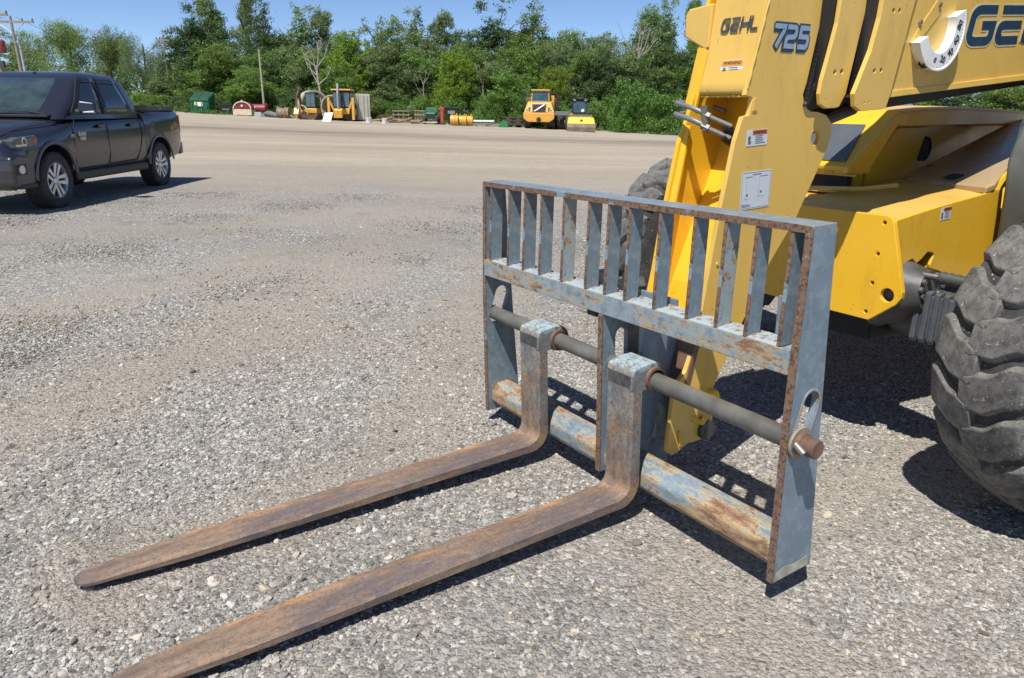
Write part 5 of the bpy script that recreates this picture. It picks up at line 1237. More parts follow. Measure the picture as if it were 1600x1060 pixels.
# (pixel-free) table: s, d, height, width
def T(px, top, d, wpx):     # helper for the table below: reads a width and a height as metres at distance d
    s = d*(px-800)/1203.; t = (530-top)/1149.6; z = 1.513+d*(-.295+t*.9555)/(.9555+t*.295)
    return s, z-float(gz(s, d)), wpx/1203.*d
spec = [  # shape, colour, centre, top, distance, width, label
 ('willow', 'willow', 118, 30, 88, 120, 'broad willow furthest left, behind the pickup cab'),
 ('willow', 'willow', 178, 32, 86, 100, 'second willow, right of the broadest one above the pickup'),
 ('willow', 'grey', 232, 46, 84, 70, 'narrow willow above the pickup bed, last of the willows before the gap of sky'),
 ('round', 'dark', 272, 92, 92, 46, 'low dark tree in the gap beside the thin pole'),
 ('round', 'grey', 262, 118, 80, 70, 'low grey-green tree behind the green dumpster'),
 ('tall', 'dark', 302, 14, 82, 62, 'dark cottonwood with the steep left edge against the sky'),
 ('wispy', 'grey', 330, -8, 84, 60, 'pale wispy treetop rising above the dark cottonwood'),
 ('tall', 'dark', 352, 14, 84, 70, 'dark cottonwood right of the steep-edged one'),
 ('wispy', 'grey', 392, -12, 84, 54, 'pale wispy treetop with crooked branches near the top of the photo'),
 ('tall', 'dark', 412, 10, 82, 60, 'very dark tree with a shaded right flank'),
 ('round', 'mid', 345, 62, 76, 90, 'yellowish green tree in front of the dark cottonwoods'),
 ('round', 'mid', 385, 100, 74, 80, 'fresh green tree behind the red tank'),
 ('round', 'dark', 440, 88, 78, 70, 'dark green tree behind the bare pole'),
 ('tall', 'grey', 468, 12, 84, 74, 'grey-green tree with a flat top left of the bright lime tree'),
 ('wispy', 'grey', 508, 20, 84, 60, 'thin grey-green tree behind the white dead tree'),
 ('round', 'lime', 548, 40, 76, 62, 'bright lime tree standing out right of the dead white trunk'),
 ('round', 'mid', 520, 95, 74, 70, 'green tree behind the backhoe'),
 ('round', 'grey', 596, 10, 84, 84, 'large grey-green tree right of the lime tree'),
 ('tall', 'dark', 610, 62, 78, 70, 'dark shaded tree above the pale container'),
 ('tall', 'grey', 655, 14, 84, 62, 'slim tree with feathered top left of the tall dark pair'),
 ('wispy', 'grey', 686, 22, 84, 60, 'thin leafy tree over the green tractor'),
 ('round', 'lime', 706, 72, 74, 56, 'lime-green tree above the yellow drums'),
 ('round', 'dark', 716, 30, 84, 60, 'dark round crown left of the tallest pair'),
 ('tall', 'dark', 762, 6, 82, 80, 'tall dark tree with a pointed top, left of the tallest'),
 ('tall', 'mid', 822, -6, 82, 70, 'tallest tree of the middle, above the yellow dump truck'),
 ('round', 'lime', 860, 92, 74, 56, 'lime-green tree directly behind the dump truck'),
 ('round', 'mid', 800, 100, 74, 70, 'green tree left of the dump truck'),
 ('round', 'grey', 880, 34, 82, 80, 'grey-green tree with a rounded flat top, right of the tallest'),
 ('round', 'grey', 930, 30, 82, 90, 'broad grey-green tree left of the bare branches'),
 ('round', 'dark', 950, 70, 76, 80, 'dark tree behind the yellow roller'),
 ('wispy', 'grey', 1000, 4, 82, 80, 'thin tree mixed with bare dead branches'),
 ('tall', 'grey', 1024, -6, 80, 60, 'pale green tall tree left of the yellow boom head'),
 ('round', 'dark', 1050, 50, 78, 80, 'dark tree half hidden by the yellow boom head'),
 ('wispy', 'mid', 1070, -10, 80, 50, 'thin tree right behind the edge of the boom head'),
 ('round', 'dark', 1010, 92, 76, 80, 'low dark tree above the two willow bushes'),
 ('round', 'mid', 1130, 40, 78, 110, 'tree wholly behind the boom head'),
 ('round', 'mid', 1290, 120, 72, 110, 'low tree seen through the slot under the boom plates'),
 ('round', 'mid', 1420, 128, 70, 110, 'green tree under the boom, left of the next'),
 ('round', 'dark', 1490, 122, 70, 110, 'darker tree under the boom, in the middle'),
 ('round', 'mid', 1570, 118, 68, 120, 'green tree under the boom at the right edge of the photo'),
 ('round', 'grey', 1650, 90, 68, 120, 'tree just past the right edge'),
 ('tall', 'grey', 40, 60, 120, 60, 'distant tree hidden by the pickup roof'),
]
for i, (sh, cl, px, top, d, wp, lab) in enumerate(spec):
    s, h, wd = T(px, top, d, wp)
    tree(sh, cl, s, d, h*(1.0 if sh != 'willow' else 1.0), wd*1.12, lab, group='trees along the far edge of the yard', var=i % 3)
mid_ = [(430, 72, 'mid'), (468, 66, 'grey'), (505, 84, 'mid'), (575, 78, 'mid'), (605, 84, 'grey'), (630, 60, 'grey'), (660, 76, 'mid'), (735, 62, 'mid'), (770, 66, 'grey'), (795, 58, 'mid'), (835, 66, 'mid'), (865, 52, 'grey'), (900, 74, 'mid'), (930, 66, 'grey'), (962, 60, 'grey'), (995, 70, 'mid'), (1030, 66, 'mid'), (1060, 84, 'mid'), (322, 90, 'mid'), (366, 84, 'grey')]
ORD = 'first second third fourth fifth sixth seventh eighth ninth tenth eleventh twelfth thirteenth fourteenth fifteenth sixteenth seventeenth eighteenth nineteenth twentieth'.split()
for i, (px, top, cl) in enumerate(sorted(mid_)):
    s, h, wd = T(px, top, 77.5+(i % 3)*.7, 76)
    tree('round', cl, s, 77.5+(i % 3)*.7, h, wd*1.15, f'{ORD[i]} from the left of the leafy middle-height trees filling the wood edge', group='middle-height trees filling the wood edge', var=3+i % 2)
# shrubs along the foot of the trees
bx_ = []
random.seed(3)
for i in range(46):
    px = 150+i*21.5+random.uniform(-6, 6); d = random.uniform(71.5, 75)
    bx_.append((px, random.uniform(134, 158), d, random.uniform(34, 54), random.choice(['bush', 'bush', 'mid', 'dark', 'mid'])))
for px in (1290, 1345, 1400, 1450, 1500, 1555, 1610, 1660): bx_.append((px, 150, 66, 60, 'bush'))
marks = [(300, 'dumpster'), (350, 'black bin'), (385, 'red tank'), (440, 'tree stump'), (478, 'compact excavator'), (525, 'backhoe'), (560, 'container'), (610, 'timber scrap'), (662, 'green tractor'), (715, 'yellow drums'), (760, 'white slabs'), (838, 'dump truck'), (903, 'yellow roller'), (1000, 'willow bushes')]
cnt = {}
for px, top, d, wp, cl in sorted(bx_):
    s, h, wd = T(px, top, d, wp)
    if px < 1100:
        li = max([m for m in marks if m[0] <= px] or [marks[0]], key=lambda m: m[0]); before = px < marks[0][0]
        where = 'left of the dumpster' if before else f'right of the {li[1]}'
    else: where = 'seen under the telehandler boom'
    cnt[where] = cnt.get(where, 0)+1
    cname = {'bush': 'fresh green', 'mid': 'green', 'dark': 'dark green'}[cl]
    lab = f'{cname} shrub, {ORD[cnt[where]-1]} from the left {where if "left of" not in where and "seen" not in where else "among those "+where}' if px < 1100 else f'{ORD[cnt[where]-1]} shrub from the left {where}'
    tree('bush', cl, s, d, h, wd*1.1, lab, 'shrub', 'shrubs along the wood edge', var=int(px) % 3)
for px, top, d, wp, lab in ((975, 104, 66, 74, 'tall pointed willow bush right of the yellow roller'), (1038, 126, 65, 88, 'round willow bush beside the edge of the boom head')):
    s, h, wd = T(px, top, d, wp)
    t = tree('bush', 'bush', s, d, h, wd, lab, 'willow bush', None, var=4 if px < 1000 else 5, name='willow_bush')
# undergrowth: one mass behind the shrubs
um = []
g_ = random.Random(5)
for i in range(130):
    px = -60+i*14; s, h, wd = T(px, 130, 78, 30); um.append((s, 78+g_.uniform(-1.5, 3), float(gz(s, 78))+g_.uniform(.6, 4.8 if i > 24 else 2.6), 1.5, 1.0, g_.uniform(.9, 1.8)))
me = crown_mesh('undergrowth', um, 90000, .13, LM['dark'], seed=9)
o = bpy.data.objects.new('undergrowth', me); COL.objects.link(o); o.location = (CAMP[0], CAMP[1], 0); o.rotation_euler = (0, 0, YAW)
tag(o, 'dark mass of undergrowth and brush behind the shrubs', 'undergrowth', kind='stuff')
um = []
for i in range(150):
    px = -200+i*14; s, h, wd = T(px, 60, 98, 30); um.append((s, 96+g_.uniform(-2, 5), float(gz(s, 96))+g_.uniform(1, 8.2 if 290 < px else 3), 2.2, 1.6, g_.uniform(1.4, 2.6)))
me = crown_mesh('wood', um, 90000, .19, LM['dark'], seed=19)
o = bpy.data.objects.new('wood', me); COL.objects.link(o); o.location = (CAMP[0], CAMP[1], 0); o.rotation_euler = (0, 0, YAW)
tag(o, 'dark depth of the wood behind the front row of trees', 'wood', kind='stuff')
# low grass fringe
um = []
for i in range(170):
    px = 100+i*9; s, h, wd = T(px, 180, 68.5, 20); um.append((s, 68.6+g_.uniform(-.5, .6), float(gz(s, 68.6))+.08, .7, .4, g_.uniform(.12, .34)))
me = crown_mesh('weeds', um, 26000, .06, LM['bush'], seed=29)
o = bpy.data.objects.new('weeds', me); COL.objects.link(o); o.location = (CAMP[0], CAMP[1], 0); o.rotation_euler = (0, 0, YAW)
tag(o, 'fringe of weeds and grass where the yard meets the shrubs', 'weeds', kind='stuff')
# dead trees and bare branches
def bare(px, base_y, top, d, label, seed, spread, lean=0, nb=9, r=.09):
    s, h, _ = T(px, top, d, 10); p = yard(s, d); g = random.Random(seed)
    t = thing('dead_tree', label, 'dead tree', p, (0, 0, YAW))
    b = MB(); pts = [Vector((lean*math.sin(i*.9)*.25, 0, h*.62*i/6)) for i in range(7)]; b.tube(pts, [r*(1-.07*i) for i in range(7)], 6)
    b.build('trunk', M['deadwood'], t, smooth=True)
    c = MB(); top_ = pts[-1]
    for k in range(nb):
        a = PI/2+(k/(nb-1)-.5)*2.0*spread; ln = h*g.uniform(.25, .42); q0 = pts[g.choice([4, 5, 6, 6])]
        q1 = q0+Vector((math.cos(a)*ln*.5+g.uniform(-.2, .2), g.uniform(-.3, .3), abs(math.sin(a))*ln*.42)); q2 = q1+Vector((math.cos(a)*ln*.35, g.uniform(-.2, .2), abs(math.sin(a))*ln*.55))
        c.tube([q0, q1, q2], [r*.6, r*.38, r*.12], 5)
        for _ in range(3):
            f_ = g.uniform(.3, 1); m_ = q1.lerp(q2, f_); c.tube([m_, m_+Vector((g.uniform(-.6, .6), g.uniform(-.2, .2), g.uniform(.3, .9)))], [r*.22, r*.06], 4)
    c.build('branches', M['deadwood'], t, smooth=True)
    return t
bare(497, 180, 60, 71.5, 'white dead tree forking high above the compact excavator', 4, .75, .5, 8, .12)
bare(990, 140, 22, 77.5, 'bare dead tree with many upright branches above the willow bush', 8, .8, .8, 12, .11)
bare(752, 160, 92, 75.5, 'broken grey snag left of the dump truck', 12, .35, .4, 4, .09)
bare(905, 160, 62, 77.5, 'leaning bare dead tree above the roller cab', 15, .9, 1.2, 7, .07)
bare(660, 160, 98, 75.5, 'slender pale dead tree above the green tractor', 21, .5, .6, 5, .06)

# ------------------------------------------------------------------ utility poles and wires
M['pole'] = simple('weathered_pole', (.27, .23, .19), .9, 0, .2, 8)
M['galv'] = simple('galvanised_metal', (.50, .52, .55), .4, .3, .1)
def pole(px0, py0, px1, top, d, r, label, arm=0, mat=None):
    s0, _, _ = T(px1, 100, d, 1); s1, h, _ = T(px0, top, d, 1); p = yard(s0, d)
    t = thing('utility_pole', label, 'utility pole', p, (0, 0, YAW))
    dx = (s1-s0)
    MB().tube([(0, 0, -.2), (dx*.15, 0, h*.5), (dx*.3, 0, h)], [r*1.25, r, r*.8], 10).build('pole', mat or M['pole'], t, smooth=True)
    if arm:
        tx = dx*.3
        MB().box(tx-arm, tx+arm, -.08, .05, h-.55, h-.38).build('crossarm', M['pole'], t)
        for k in (-.95, -.5, .5, .95): MB().lathe([(0, 0), (0, .06), (.1, .07), (.2, .03), (.22, 0)], (tx+arm*k, 0, h-.38), 2, 8).build('insulator', M['dkgrey'], t)
        MB().tube([(tx-arm*.6, 0, h-.5), (tx, 0, h-1.4), (tx+arm*.6, 0, h-.5)], .03, 5).build('brace', M['galv'], t)
    return t, dx, h
t, dx, h = pole(2, 26, 8, 22, 60, .12, 'leaning wooden utility pole with red transformer at the left edge', 1.3)
MB().lathe([(0, 0), (0, .28), (.05, .30), (.85, .30), (.95, .2), (.98, 0)], (.45, -.2, h-3.2), 2, 16).build('transformer', simple('red_brown_transformer', (.22, .05, .04), .5), t, smooth=True)
MB().box(.0, .55, -.45, -.2, h-4.3, h-3.75).build('floodlight', M['dkgrey'], t, bevel=.03)
MB().tube([(.1, 0, h-4.0), (.9, -.1, h-4.3)], .03, 6).build('lamp_bracket', M['dkgrey'], t)
t, dx, h = pole(26, 36, 40, 34, 66, .12, 'second leaning wooden utility pole with a crossarm, beside the white pole', 1.9)
for k in range(3): MB().tube([(.3, 0, h-2.6-.4*k), (1.1, 0, h-2.5-.45*k)], .04, 5).build('insulator_arm', M['dkgrey'], t)
pole(38, 70, 45, 66, 66.8, .09, 'thin white metal pole right beside the second wooden pole', 0, M['galv'])
pole(262, 62, 264, 62, 80, .075, 'thin grey pole in the gap between the willows and the cottonwood', .7)
pole(405, 80, 409, 82, 70.2, .09, 'bare wooden pole without arms rising from the shrubs right of the red tank', 0, simple('pale_pole', (.36, .33, .27), .9, 0, .15))
def wire(a, b, sag, label, grp='overhead wires'):
    pts = [Vector(a).lerp(Vector(b), i/16)-Vector((0, 0, sag*4*(i/16)*(1-i/16))) for i in range(17)]
    tag(MB().tube(pts, .014, 4).build('overhead_wire', M['dkgrey'], None), label, 'wire', grp)
def YP(px, py, d):
    s, h, _ = T(px, py, d, 1); return yard(s, d, h)
wire(YP(44, 36, 66), YP(262, 118, 80), .6, 'upper wire running right from the second pole behind the willows')
wire(YP(10, 70, 60), YP(60, 82, 66), .15, 'short wire between the two wooden poles')
wire(YP(46, 98, 66), YP(262, 96, 80), .5, 'low wire in front of the willows toward the thin grey pole')
wire(YP(262, 70, 80), YP(405, 84, 70), .8, 'wire from the thin grey pole to the bare pole')
wire(YP(0, 30, 60), YP(28, 38, 66), .1, 'wire joining the tops of the two wooden poles')

# ------------------------------------------------------------------ machines and clutter along the far edge
FR = (0, 0, YAW)
def at(px, d, dz=0): return yard(d*(px-800)/1203., d, dz)
def W(px0, px1, d): return (px1-px0)/1203.*d
M['dgreen'] = simple('dumpster_green', (.015, .12, .06), .5, 0, .2, 3)
M['cyellow'] = yellow_paint('machine_yellow', (.70, .36, .03), (.62, .36, .06), .5, .3, .5)
M['corange'] = yellow_paint('machine_orange', (.74, .38, .04), (.66, .36, .07), .5, .3, .5)
M['byellow'] = yellow_paint('bright_machine_yellow', (.80, .66, .05), (.75, .60, .08), .5, .2, .3)
M['cream2'] = simple('cream_paint', (.60, .52, .36), .7, 0, .2, 3)
M['maroon'] = simple('maroon_paint', (.20, .025, .03), .5, 0, .3, 3)
M['conc'] = simple('pale_concrete', (.40, .36, .30), .9, 0, .15, 3, bmp=.2)
M['rustbrown'] = simple('rust_brown', (.13, .065, .04), .9, 0, .35, 4, bmp=.3)
M['wood'] = simple('weathered_timber', (.26, .20, .14), .9, 0, .3, 5, bmp=.3)
M['cabglass'] = simple('reflective_cab_glass', (.05, .09, .11), .06, 0, .4, 2, spec=1)
M['cont'] = simple('faded_container_paint', (.62, .58, .47), .7, 0, .12, 2)
M['tgreen'] = simple('tractor_green', (.02, .22, .06), .45, 0, .2, 3)
M['mud'] = simple('muddy_steel', (.22, .17, .13), .9, 0, .3, 3, bmp=.3)
M['greyp'] = simple('grey_panel', (.22, .24, .25), .6, 0, .2, 3)

# green dumpster
d = 69; t = thing('dumpster', 'green dumpster with black sloping lids at the wood edge', 'dumpster', at(308, d), FR)
w_ = W(290, 318, d); dd = 1.5
b = MB().hexa([(-w_/2, 0, .12), (w_/2, 0, .12), (w_/2, dd, .12), (-w_/2, dd, .12)], [(-w_/2-.05, -.06, 1.18), (w_/2+.05, -.06, 1.18), (w_/2+.05, dd, 1.80), (-w_/2-.05, dd, 1.80)])
bd = b.build('body', M['dgreen'], t, bevel=.02)
for k in range(4): MB().box(-w_/2+.1+k*(w_-.26)/3, -w_/2+.16+k*(w_-.26)/3, -.10, -.03, .2, 1.1).build('rib', M['dgreen'], bd)
MB().box(-w_/2-.06, w_/2+.06, -.12, -.02, 1.10, 1.2).build('rim', M['dgreen'], bd)
for k in (-1, 1):
    x0 = -w_/2-.02 if k < 0 else .03; x1 = -.03 if k < 0 else w_/2+.02
    ld = MB().hexa([(x0, -.08, 1.2), (x1, -.08, 1.2), (x1, dd, 1.83), (x0, dd, 1.83)], [(x0, -.08, 1.24), (x1, -.08, 1.24), (x1, dd, 1.87), (x0, dd, 1.87)]).build('lid', M['dgreen'], t, bevel=.01)
    for j in range(3):
        xa = x0+.12+j*(x1-x0-.2)/2.6
        MB().hexa([(xa, .05, 1.30), (xa+.12, .05, 1.30), (xa+.12, dd-.1, 1.85), (xa, dd-.1, 1.85)], [(xa, .05, 1.33), (xa+.12, .05, 1.33), (xa+.12, dd-.1, 1.88), (xa, dd-.1, 1.88)]).build('lid_rib', M['dkgrey'], ld)
MB().box(-.15, .30, -.085, -.07, .62, .98).build('notice', M['white'], bd); MB().box(-.42, -.17, -.085, -.07, .70, 1.0).build('notice', simple('yellow_notice', (.7, .6, .08)), bd)
for sx_ in (-1, 1): MB().box(sx_*(w_/2+.05)-.08, sx_*(w_/2+.05)+.08, .2, 1.1, .6, .78).build('fork_pocket', M['dgreen'], bd)
# black bin
d = 70; t = thing('waste_bin', 'low black open bin between the green dumpster and the red tank', 'bin', at(349, d), FR)
MB().hexa([(-.5, 0, .0), (.5, 0, 0), (.5, .9, 0), (-.5, .9, 0)], [(-.56, -.05, .85), (.56, -.05, .85), (.56, .95, .85), (-.56, .95, .85)]).build('body', M['ink'], t, bevel=.02)
MB().box(-.6, .6, -.09, 1.0, .86, .93).build('rim', M['dkgrey'], t); MB().box(-.3, .3, -.09, -.05, .4, .5).build('stripe', M['greyp'], t)
# red tank on cream base
t = thing('fuel_tank', 'maroon half-round tank on a cream base at the wood edge', 'tank', at(374, 68), FR)
bs = MB().box(-.85, .80, 0, 1.2, .05, .55).build('base', M['cream2'], t, bevel=.03)
hp2 = [(.78*math.cos(a), .56+.62*math.sin(a)) for a in np.linspace(0, PI, 15)]
MB().prism(hp2, 1, .02, 1.15).build('tank_shell', M['maroon'], t, bevel=.02)
arc = [(.83*math.cos(a), .57+.67*math.sin(a)) for a in np.linspace(0, PI, 15)]+[(.74*math.cos(a), .57+.58*math.sin(a)) for a in np.linspace(PI, 0, 15)]
MB().prism(arc, 1, -.03, .06).build('end_hoop', M['cream2'], t)
MB().lathe([(-.05, 0), (-.05, .09), (0, .1)], (0, 0, .85), 1, 10).build('hatch', M['white'], t); MB().lathe([(0, 0), (0, .1), (.16, .1), (.18, 0)], (-.1, .4, 1.16), 2, 10).build('filler_cap', M['white'], t)
t = thing('red_drum_tank', 'dark red cylinder tank lying right of the cream based one', 'tank', at(398, 69), FR)
MB().lathe([(-.7, 0), (-.68, .38), (-.6, .44), (.6, .44), (.68, .38), (.7, 0)], (0, .5, .62), 0, 22).build('shell', M['maroon'], t, smooth=True)
for x in (-.4, .4): MB().box(x-.06, x+.06, .2, .8, 0, .3).build('cradle', M['rustbrown'], t)
MB().lathe([(-.03, 0), (-.03, .10), (0, .10)], (-.3, .05, .75), 1, 8).build('flange', M['white'], t); MB().box(.5, .75, .3, .7, .85, 1.15).build('bracket', M['maroon'], t)
t = tag(MB().hexa([(-.3, 0, 0), (.3, 0, 0), (.3, .12, 0), (-.3, .12, 0)], [(-.3, .2, .42), (.3, .2, .42), (.3, .3, .42), (-.3, .3, .42)]).build('grey_panel', M['greyp'], None, bevel=.01), 'small grey panel leaning in front of the red tanks', 'panel'); t.location = at(397, 66); t.rotation_euler = FR
t = thing('scrap_bucket', 'dark loader bucket scrap lying left of the stump', 'bucket', at(417, 67), FR)
MB().prism([(-.9, 0), (-.85, .25), (-.2, .55), (-.1, .5), (.2, .42), (.75, .12), (.9, 0)], 1, 0, .7).build('shell', M['greyp'], t, bevel=.02); MB().tube([(-.5, -.05, .3), (.6, -.05, .05)], .06, 6).build('edge_bar', M['ink'], t)
t = thing('tree_stump', 'rough brown tree stump left of the compact excavator', 'stump', at(437, 66.5), FR)
g_ = random.Random(2); P = [(x, (.42 if i % 2 else .5)*g_.uniform(.85, 1.1)) for i, x in enumerate(np.linspace(-.5, .5, 7))]
MB().lathe([(-.5, 0)]+P+[(.5, 0)], (0, .3, .42), 0, 11).build('trunk_piece', M['wood'], t); MB().tube([(.3, .2, .3), (.8, .1, .12), (1.5, 0, .06)], [.12, .08, .04], 6).build('root', M['wood'], t)
# compact excavator
def tracks(t, w2, ln, h, mat=None):
    for s_ in (-1, 1):
        tr = MB().prism(slot2((-ln/2+h/2, h/2), (ln/2-h/2, h/2), h/2, 8), 0, s_*w2-.14, s_*w2+.14); 
        tr.v = [(x, y, z) for x, y, z in tr.v]; o = tr.build('track', M['black'], t, bevel=.02)
        for k in range(9): MB().box(s_*w2-.16, s_*w2+.16, -ln/2+.1+k*(ln-.2)/8-.03, -ln/2+.1+k*(ln-.2)/8+.03, h-.02, h+.03).build('track_pad', M['mud'], o)
d = 66; t = thing('compact_excavator', 'compact yellow excavator with dark cab in front of a concrete ring', 'excavator', at(481, d), FR)
tracks(t, .62, 1.9, .42)
MB().box(-.7, .7, -.6, .9, .48, .92).build('house', M['cyellow'], t, bevel=.08)
cabp = MB().box(-.28, .62, -.55, .5, .92, 2.22).build('cab', M['ink'], t, bevel=.06)
MB().box(-.20, .54, -.565, -.548, 1.05, 2.08).build('front_window', M['cabglass'], cabp); MB().box(.615, .63, -.4, .4, 1.1, 2.05).build('side_window', M['cabglass'], cabp)
MB().box(.16, .19, -.58, -.56, 1.05, 2.08).build('window_bar', M['ink'], cabp)
MB().tube([(-.55, -.5, .8), (-.62, -.9, 1.7), (-.66, -.7, 2.5)], [.12, .11, .09], 6).build('boom', M['rustbrown'], t)
MB().tube([(-.66, -.7, 2.5), (-.75, -1.3, 1.9), (-.78, -1.5, 1.0)], [.09, .08, .07], 6).build('arm', M['rustbrown'], t)
MB().prism([(-1.7, .45), (-1.35, .95), (-1.15, .9), (-1.2, .45), (-1.45, .3)], 0, -1.0, -.6).build('bucket', M['cyellow'], t, bevel=.02)
MB().tube([(-.45, -.6, .9), (-.5, -.9, 1.5)], .05, 6).build('ram', M['steel'], t)
MB().box(-.75, .75, -1.25, -1.15, .1, .42).build('blade', M['rustbrown'], t)
def hoop(px, d, R, label, ln, rz=0):
    t = thing('concrete_pipe', label, 'concrete pipe', at(px, d), (0, 0, YAW+rz))
    MB().lathe([(0, R), (ln, R), (ln, R-.12), (0, R-.12), (0, R)], (0, 0, R), 1, 32).build('ring', M['conc'], t, smooth=True)
    return t
hoop(488, 68.5, 1.22, 'large concrete pipe ring standing behind the compact excavator', 1.4, .5)
hoop(513, 67.5, 1.05, 'large concrete pipe ring whose open mouth shows left of the backhoe', 1.6, -.35)
t = thing('wheel_hoop', 'thin pale hoop leaning left of the compact excavator', 'hoop', at(466, 65), FR)
MB().lathe([(0, .60), (.12, .60), (.12, .50), (0, .50), (0, .60)], (0, 0, .60), 1, 22).build('ring', M['conc'], t, smooth=True)
# backhoe
d = 65; t = thing('backhoe', 'yellow backhoe loader with tall cab and upright digging arm', 'backhoe', at(529, d), FR)
MB().box(-.9, .9, .2, 3.4, .55, 1.05).build('body', M['cyellow'], t, bevel=.08)
cb2 = MB().box(-.72, .72, .2, 1.5, 1.05, 2.45).build('cab', M['ink'], t, bevel=.05)
MB().box(-.66, -.06, .18, .2, 1.15, 2.3).build('rear_window', M['cabglass'], cb2); MB().box(.06, .66, .18, .2, 1.15, 2.3).build('rear_window', M['cabglass'], cb2)
MB().box(.72, .735, .3, 1.4, 1.2, 2.3).build('side_window', M['cabglass'], cb2)
MB().box(-.84, .84, .05, 1.6, 2.45, 2.58).build('roof', M['corange'], t, bevel=.04)
MB().tube([(-.1, .1, .7), (-.12, -.5, 1.9), (-.15, -.3, 2.95)], [.14, .13, .10], 6).build('boom', M['greyp'], t)
MB().tube([(-.15, -.3, 2.95), (-.05, -.9, 2.2), (0, -1.1, 1.0)], [.10, .09, .09], 6).build('dipper', M['greyp'], t)
MB().prism([(-1.35, .25), (-1.4, .85), (-1.1, 1.0), (-.85, .85), (-.95, .35)], 0, -.35, .35).build('bucket', M['cyellow'], t, bevel=.02)
for s_ in (-1, 1):
    MB().hexa([(s_*.55, -.1, .9), (s_*.7, -.1, .9), (s_*.7, .1, .9), (s_*.55, .1, .9)], [(s_*.95, -.1, 1.8), (s_*1.1, -.1, 1.8), (s_*1.1, .1, 1.8), (s_*.95, .1, 1.8)]).build('stabiliser', M['cyellow'], t)
    MB().box(s_*1.02-.1, s_*1.02+.1, -.15, .15, .1, 1.9).build('stabiliser_leg', M['corange'], t)
    w2 = MB().lathe([(-.2, .3), (-.22, .66), (-.15, .74), (.15, .74), (.22, .66), (.2, .3)], (s_*.85, .9, .74), 0, 22).build('wheel', M['ctyre'], t, smooth=True)
    MB().lathe([(s_*.1-.02, 0), (s_*.1-.02, .32), (s_*.1+.1, .32), (s_*.1+.1, 0)], (s_*.85, .9, .74), 0, 16).build('hub', M['cyellow'], w2)
MB().tube([(.6, .8, 2.5), (.6, .8, 3.1)], .04, 6).build('exhaust', M['ink'], t)
# container
d = 67; t = thing('container', 'pale storage container behind the backhoe, short end and side in view', 'container', at(560, d), (0, 0, YAW+.62))
cw, cl_, chh = 1.75, 2.4, 2.25
bd = MB().box(-cw/2, cw/2, 0, cl_, .08, chh).build('body', M['cont'], t, bevel=.02)
for k in range(12): MB().box(cw/2, cw/2+.012, .12+k*(cl_-.3)/11, .20+k*(cl_-.3)/11, .15, chh-.1).build('corrugation', M['cont'], bd)
for k in (-1, 1):
    dr = MB().box((-cw/2+.06) if k < 0 else .015, -.015 if k < 0 else cw/2-.06, -.04, .0, .15, chh-.08).build('door', M['cont'], t)
    for j in (.25, .6): MB().tube([(k*j, -.06, .2), (k*j, -.06, chh-.15)], .02, 5).build('lock_rod', M['greyp'], dr)
# small white things
def pail(px, d, label, r=.22, h=.36):
    t = thing('pail', label, 'pail', at(px, d), FR, 'white pails at the wood edge')
    MB().lathe([(0, 0), (0, r*.85), (h, r), (h+.02, r*1.06), (h+.04, r), (h+.04, 0)], (0, 0, 0), 2, 16).build('bucket_shell', M['white'], t, smooth=True, ang=40)
    MB().tube([(r*math.cos(a), -.02, h*.9-.14*math.sin(a)) for a in np.linspace(0, PI, 8)], .008, 4).build('handle', M['dkgrey'], t)
pail(571, 62.5, 'white pail on the dirt in front of the pale container', .26); pail(596, 62.5, 'white square-looking pail right of the container')
t = tag(MB().hexa([(-.42, 0, 0), (.28, 0, .0), (.28, .06, 0), (-.42, .06, 0)], [(-.22, .25, .68), (.46, .25, .72), (.46, .31, .72), (-.22, .31, .68)]).build('white_board', M['white'], None, bevel=.01), 'white board leaning at the foot of the pipe ring left of the backhoe', 'board'); t.location = at(506, 62); t.rotation_euler = FR
# timber and scrap heaps: each stick and frame a thing
g_ = random.Random(8)
names = [('long weathered plank', 'plank'), ('grey crooked beam', 'beam'), ('brown rusty rail', 'rail'), ('short split log', 'log')]
places = [(585, 'just right of the container'), (592, 'behind the square-looking pail'), (604, 'left of the timber rack'), (612, 'at the foot of the timber rack'), (620, 'leaning over the scrap row'), (628, 'under the broken chair frame'), (636, 'beside the wooden crate posts'), (644, 'just left of the green tractor')]
for k, (px, wh) in enumerate(places):
    nm, ct = names[k % 4]; ln = g_.uniform(1.0, 2.2)
    if ct == 'log': o = MB().lathe([(-ln/3, 0), (-ln/3, .16), (ln/3, .14), (ln/3, 0)], (0, 0, .16), 0, 10).build('split_log', M['wood'], None)
    else: o = MB().tube([(-ln/2, 0, .1+.05*k % .2), (0, .05, .22+.03*(k % 3)), (ln/2, 0, .12+.35*(k % 2))], .06, 5).build(nm.replace(' ', '_'), M['wood'] if ct != 'rail' else M['rustbrown'], None)
    o.location = at(px, 65+g_.uniform(-1, 1)); o.rotation_euler = (0, 0, YAW+g_.uniform(-.3, .3)); tag(o, f'{nm} lying {wh}', ct, 'timber and scrap along the wood edge')
def rack(px, d, w_, h, label, mat):
    t = thing('timber_rack', label, 'rack', at(px, d), FR)
    for x in (-w_/2, -w_/6, w_/6, w_/2): MB().box(x-.05, x+.05, 0, .12, 0, h*g_.uniform(.8, 1)).build('post', mat, t)
    for z in (.25*h, .62*h, .92*h): MB().box(-w_/2-.1, w_/2+.1, -.06, .0, z-.05, z+.05).build('rail', mat, t)
    MB().box(-w_/2, w_/2, .0, .8, .28*h, .33*h).build('shelf', mat, t)
rack(622, 66.5, 1.3, 1.05, 'low grey timber rack in the scrap row', M['wood']); rack(600, 67, 1.2, .6, 'low brown pallet rack right of the container', M['rustbrown'])
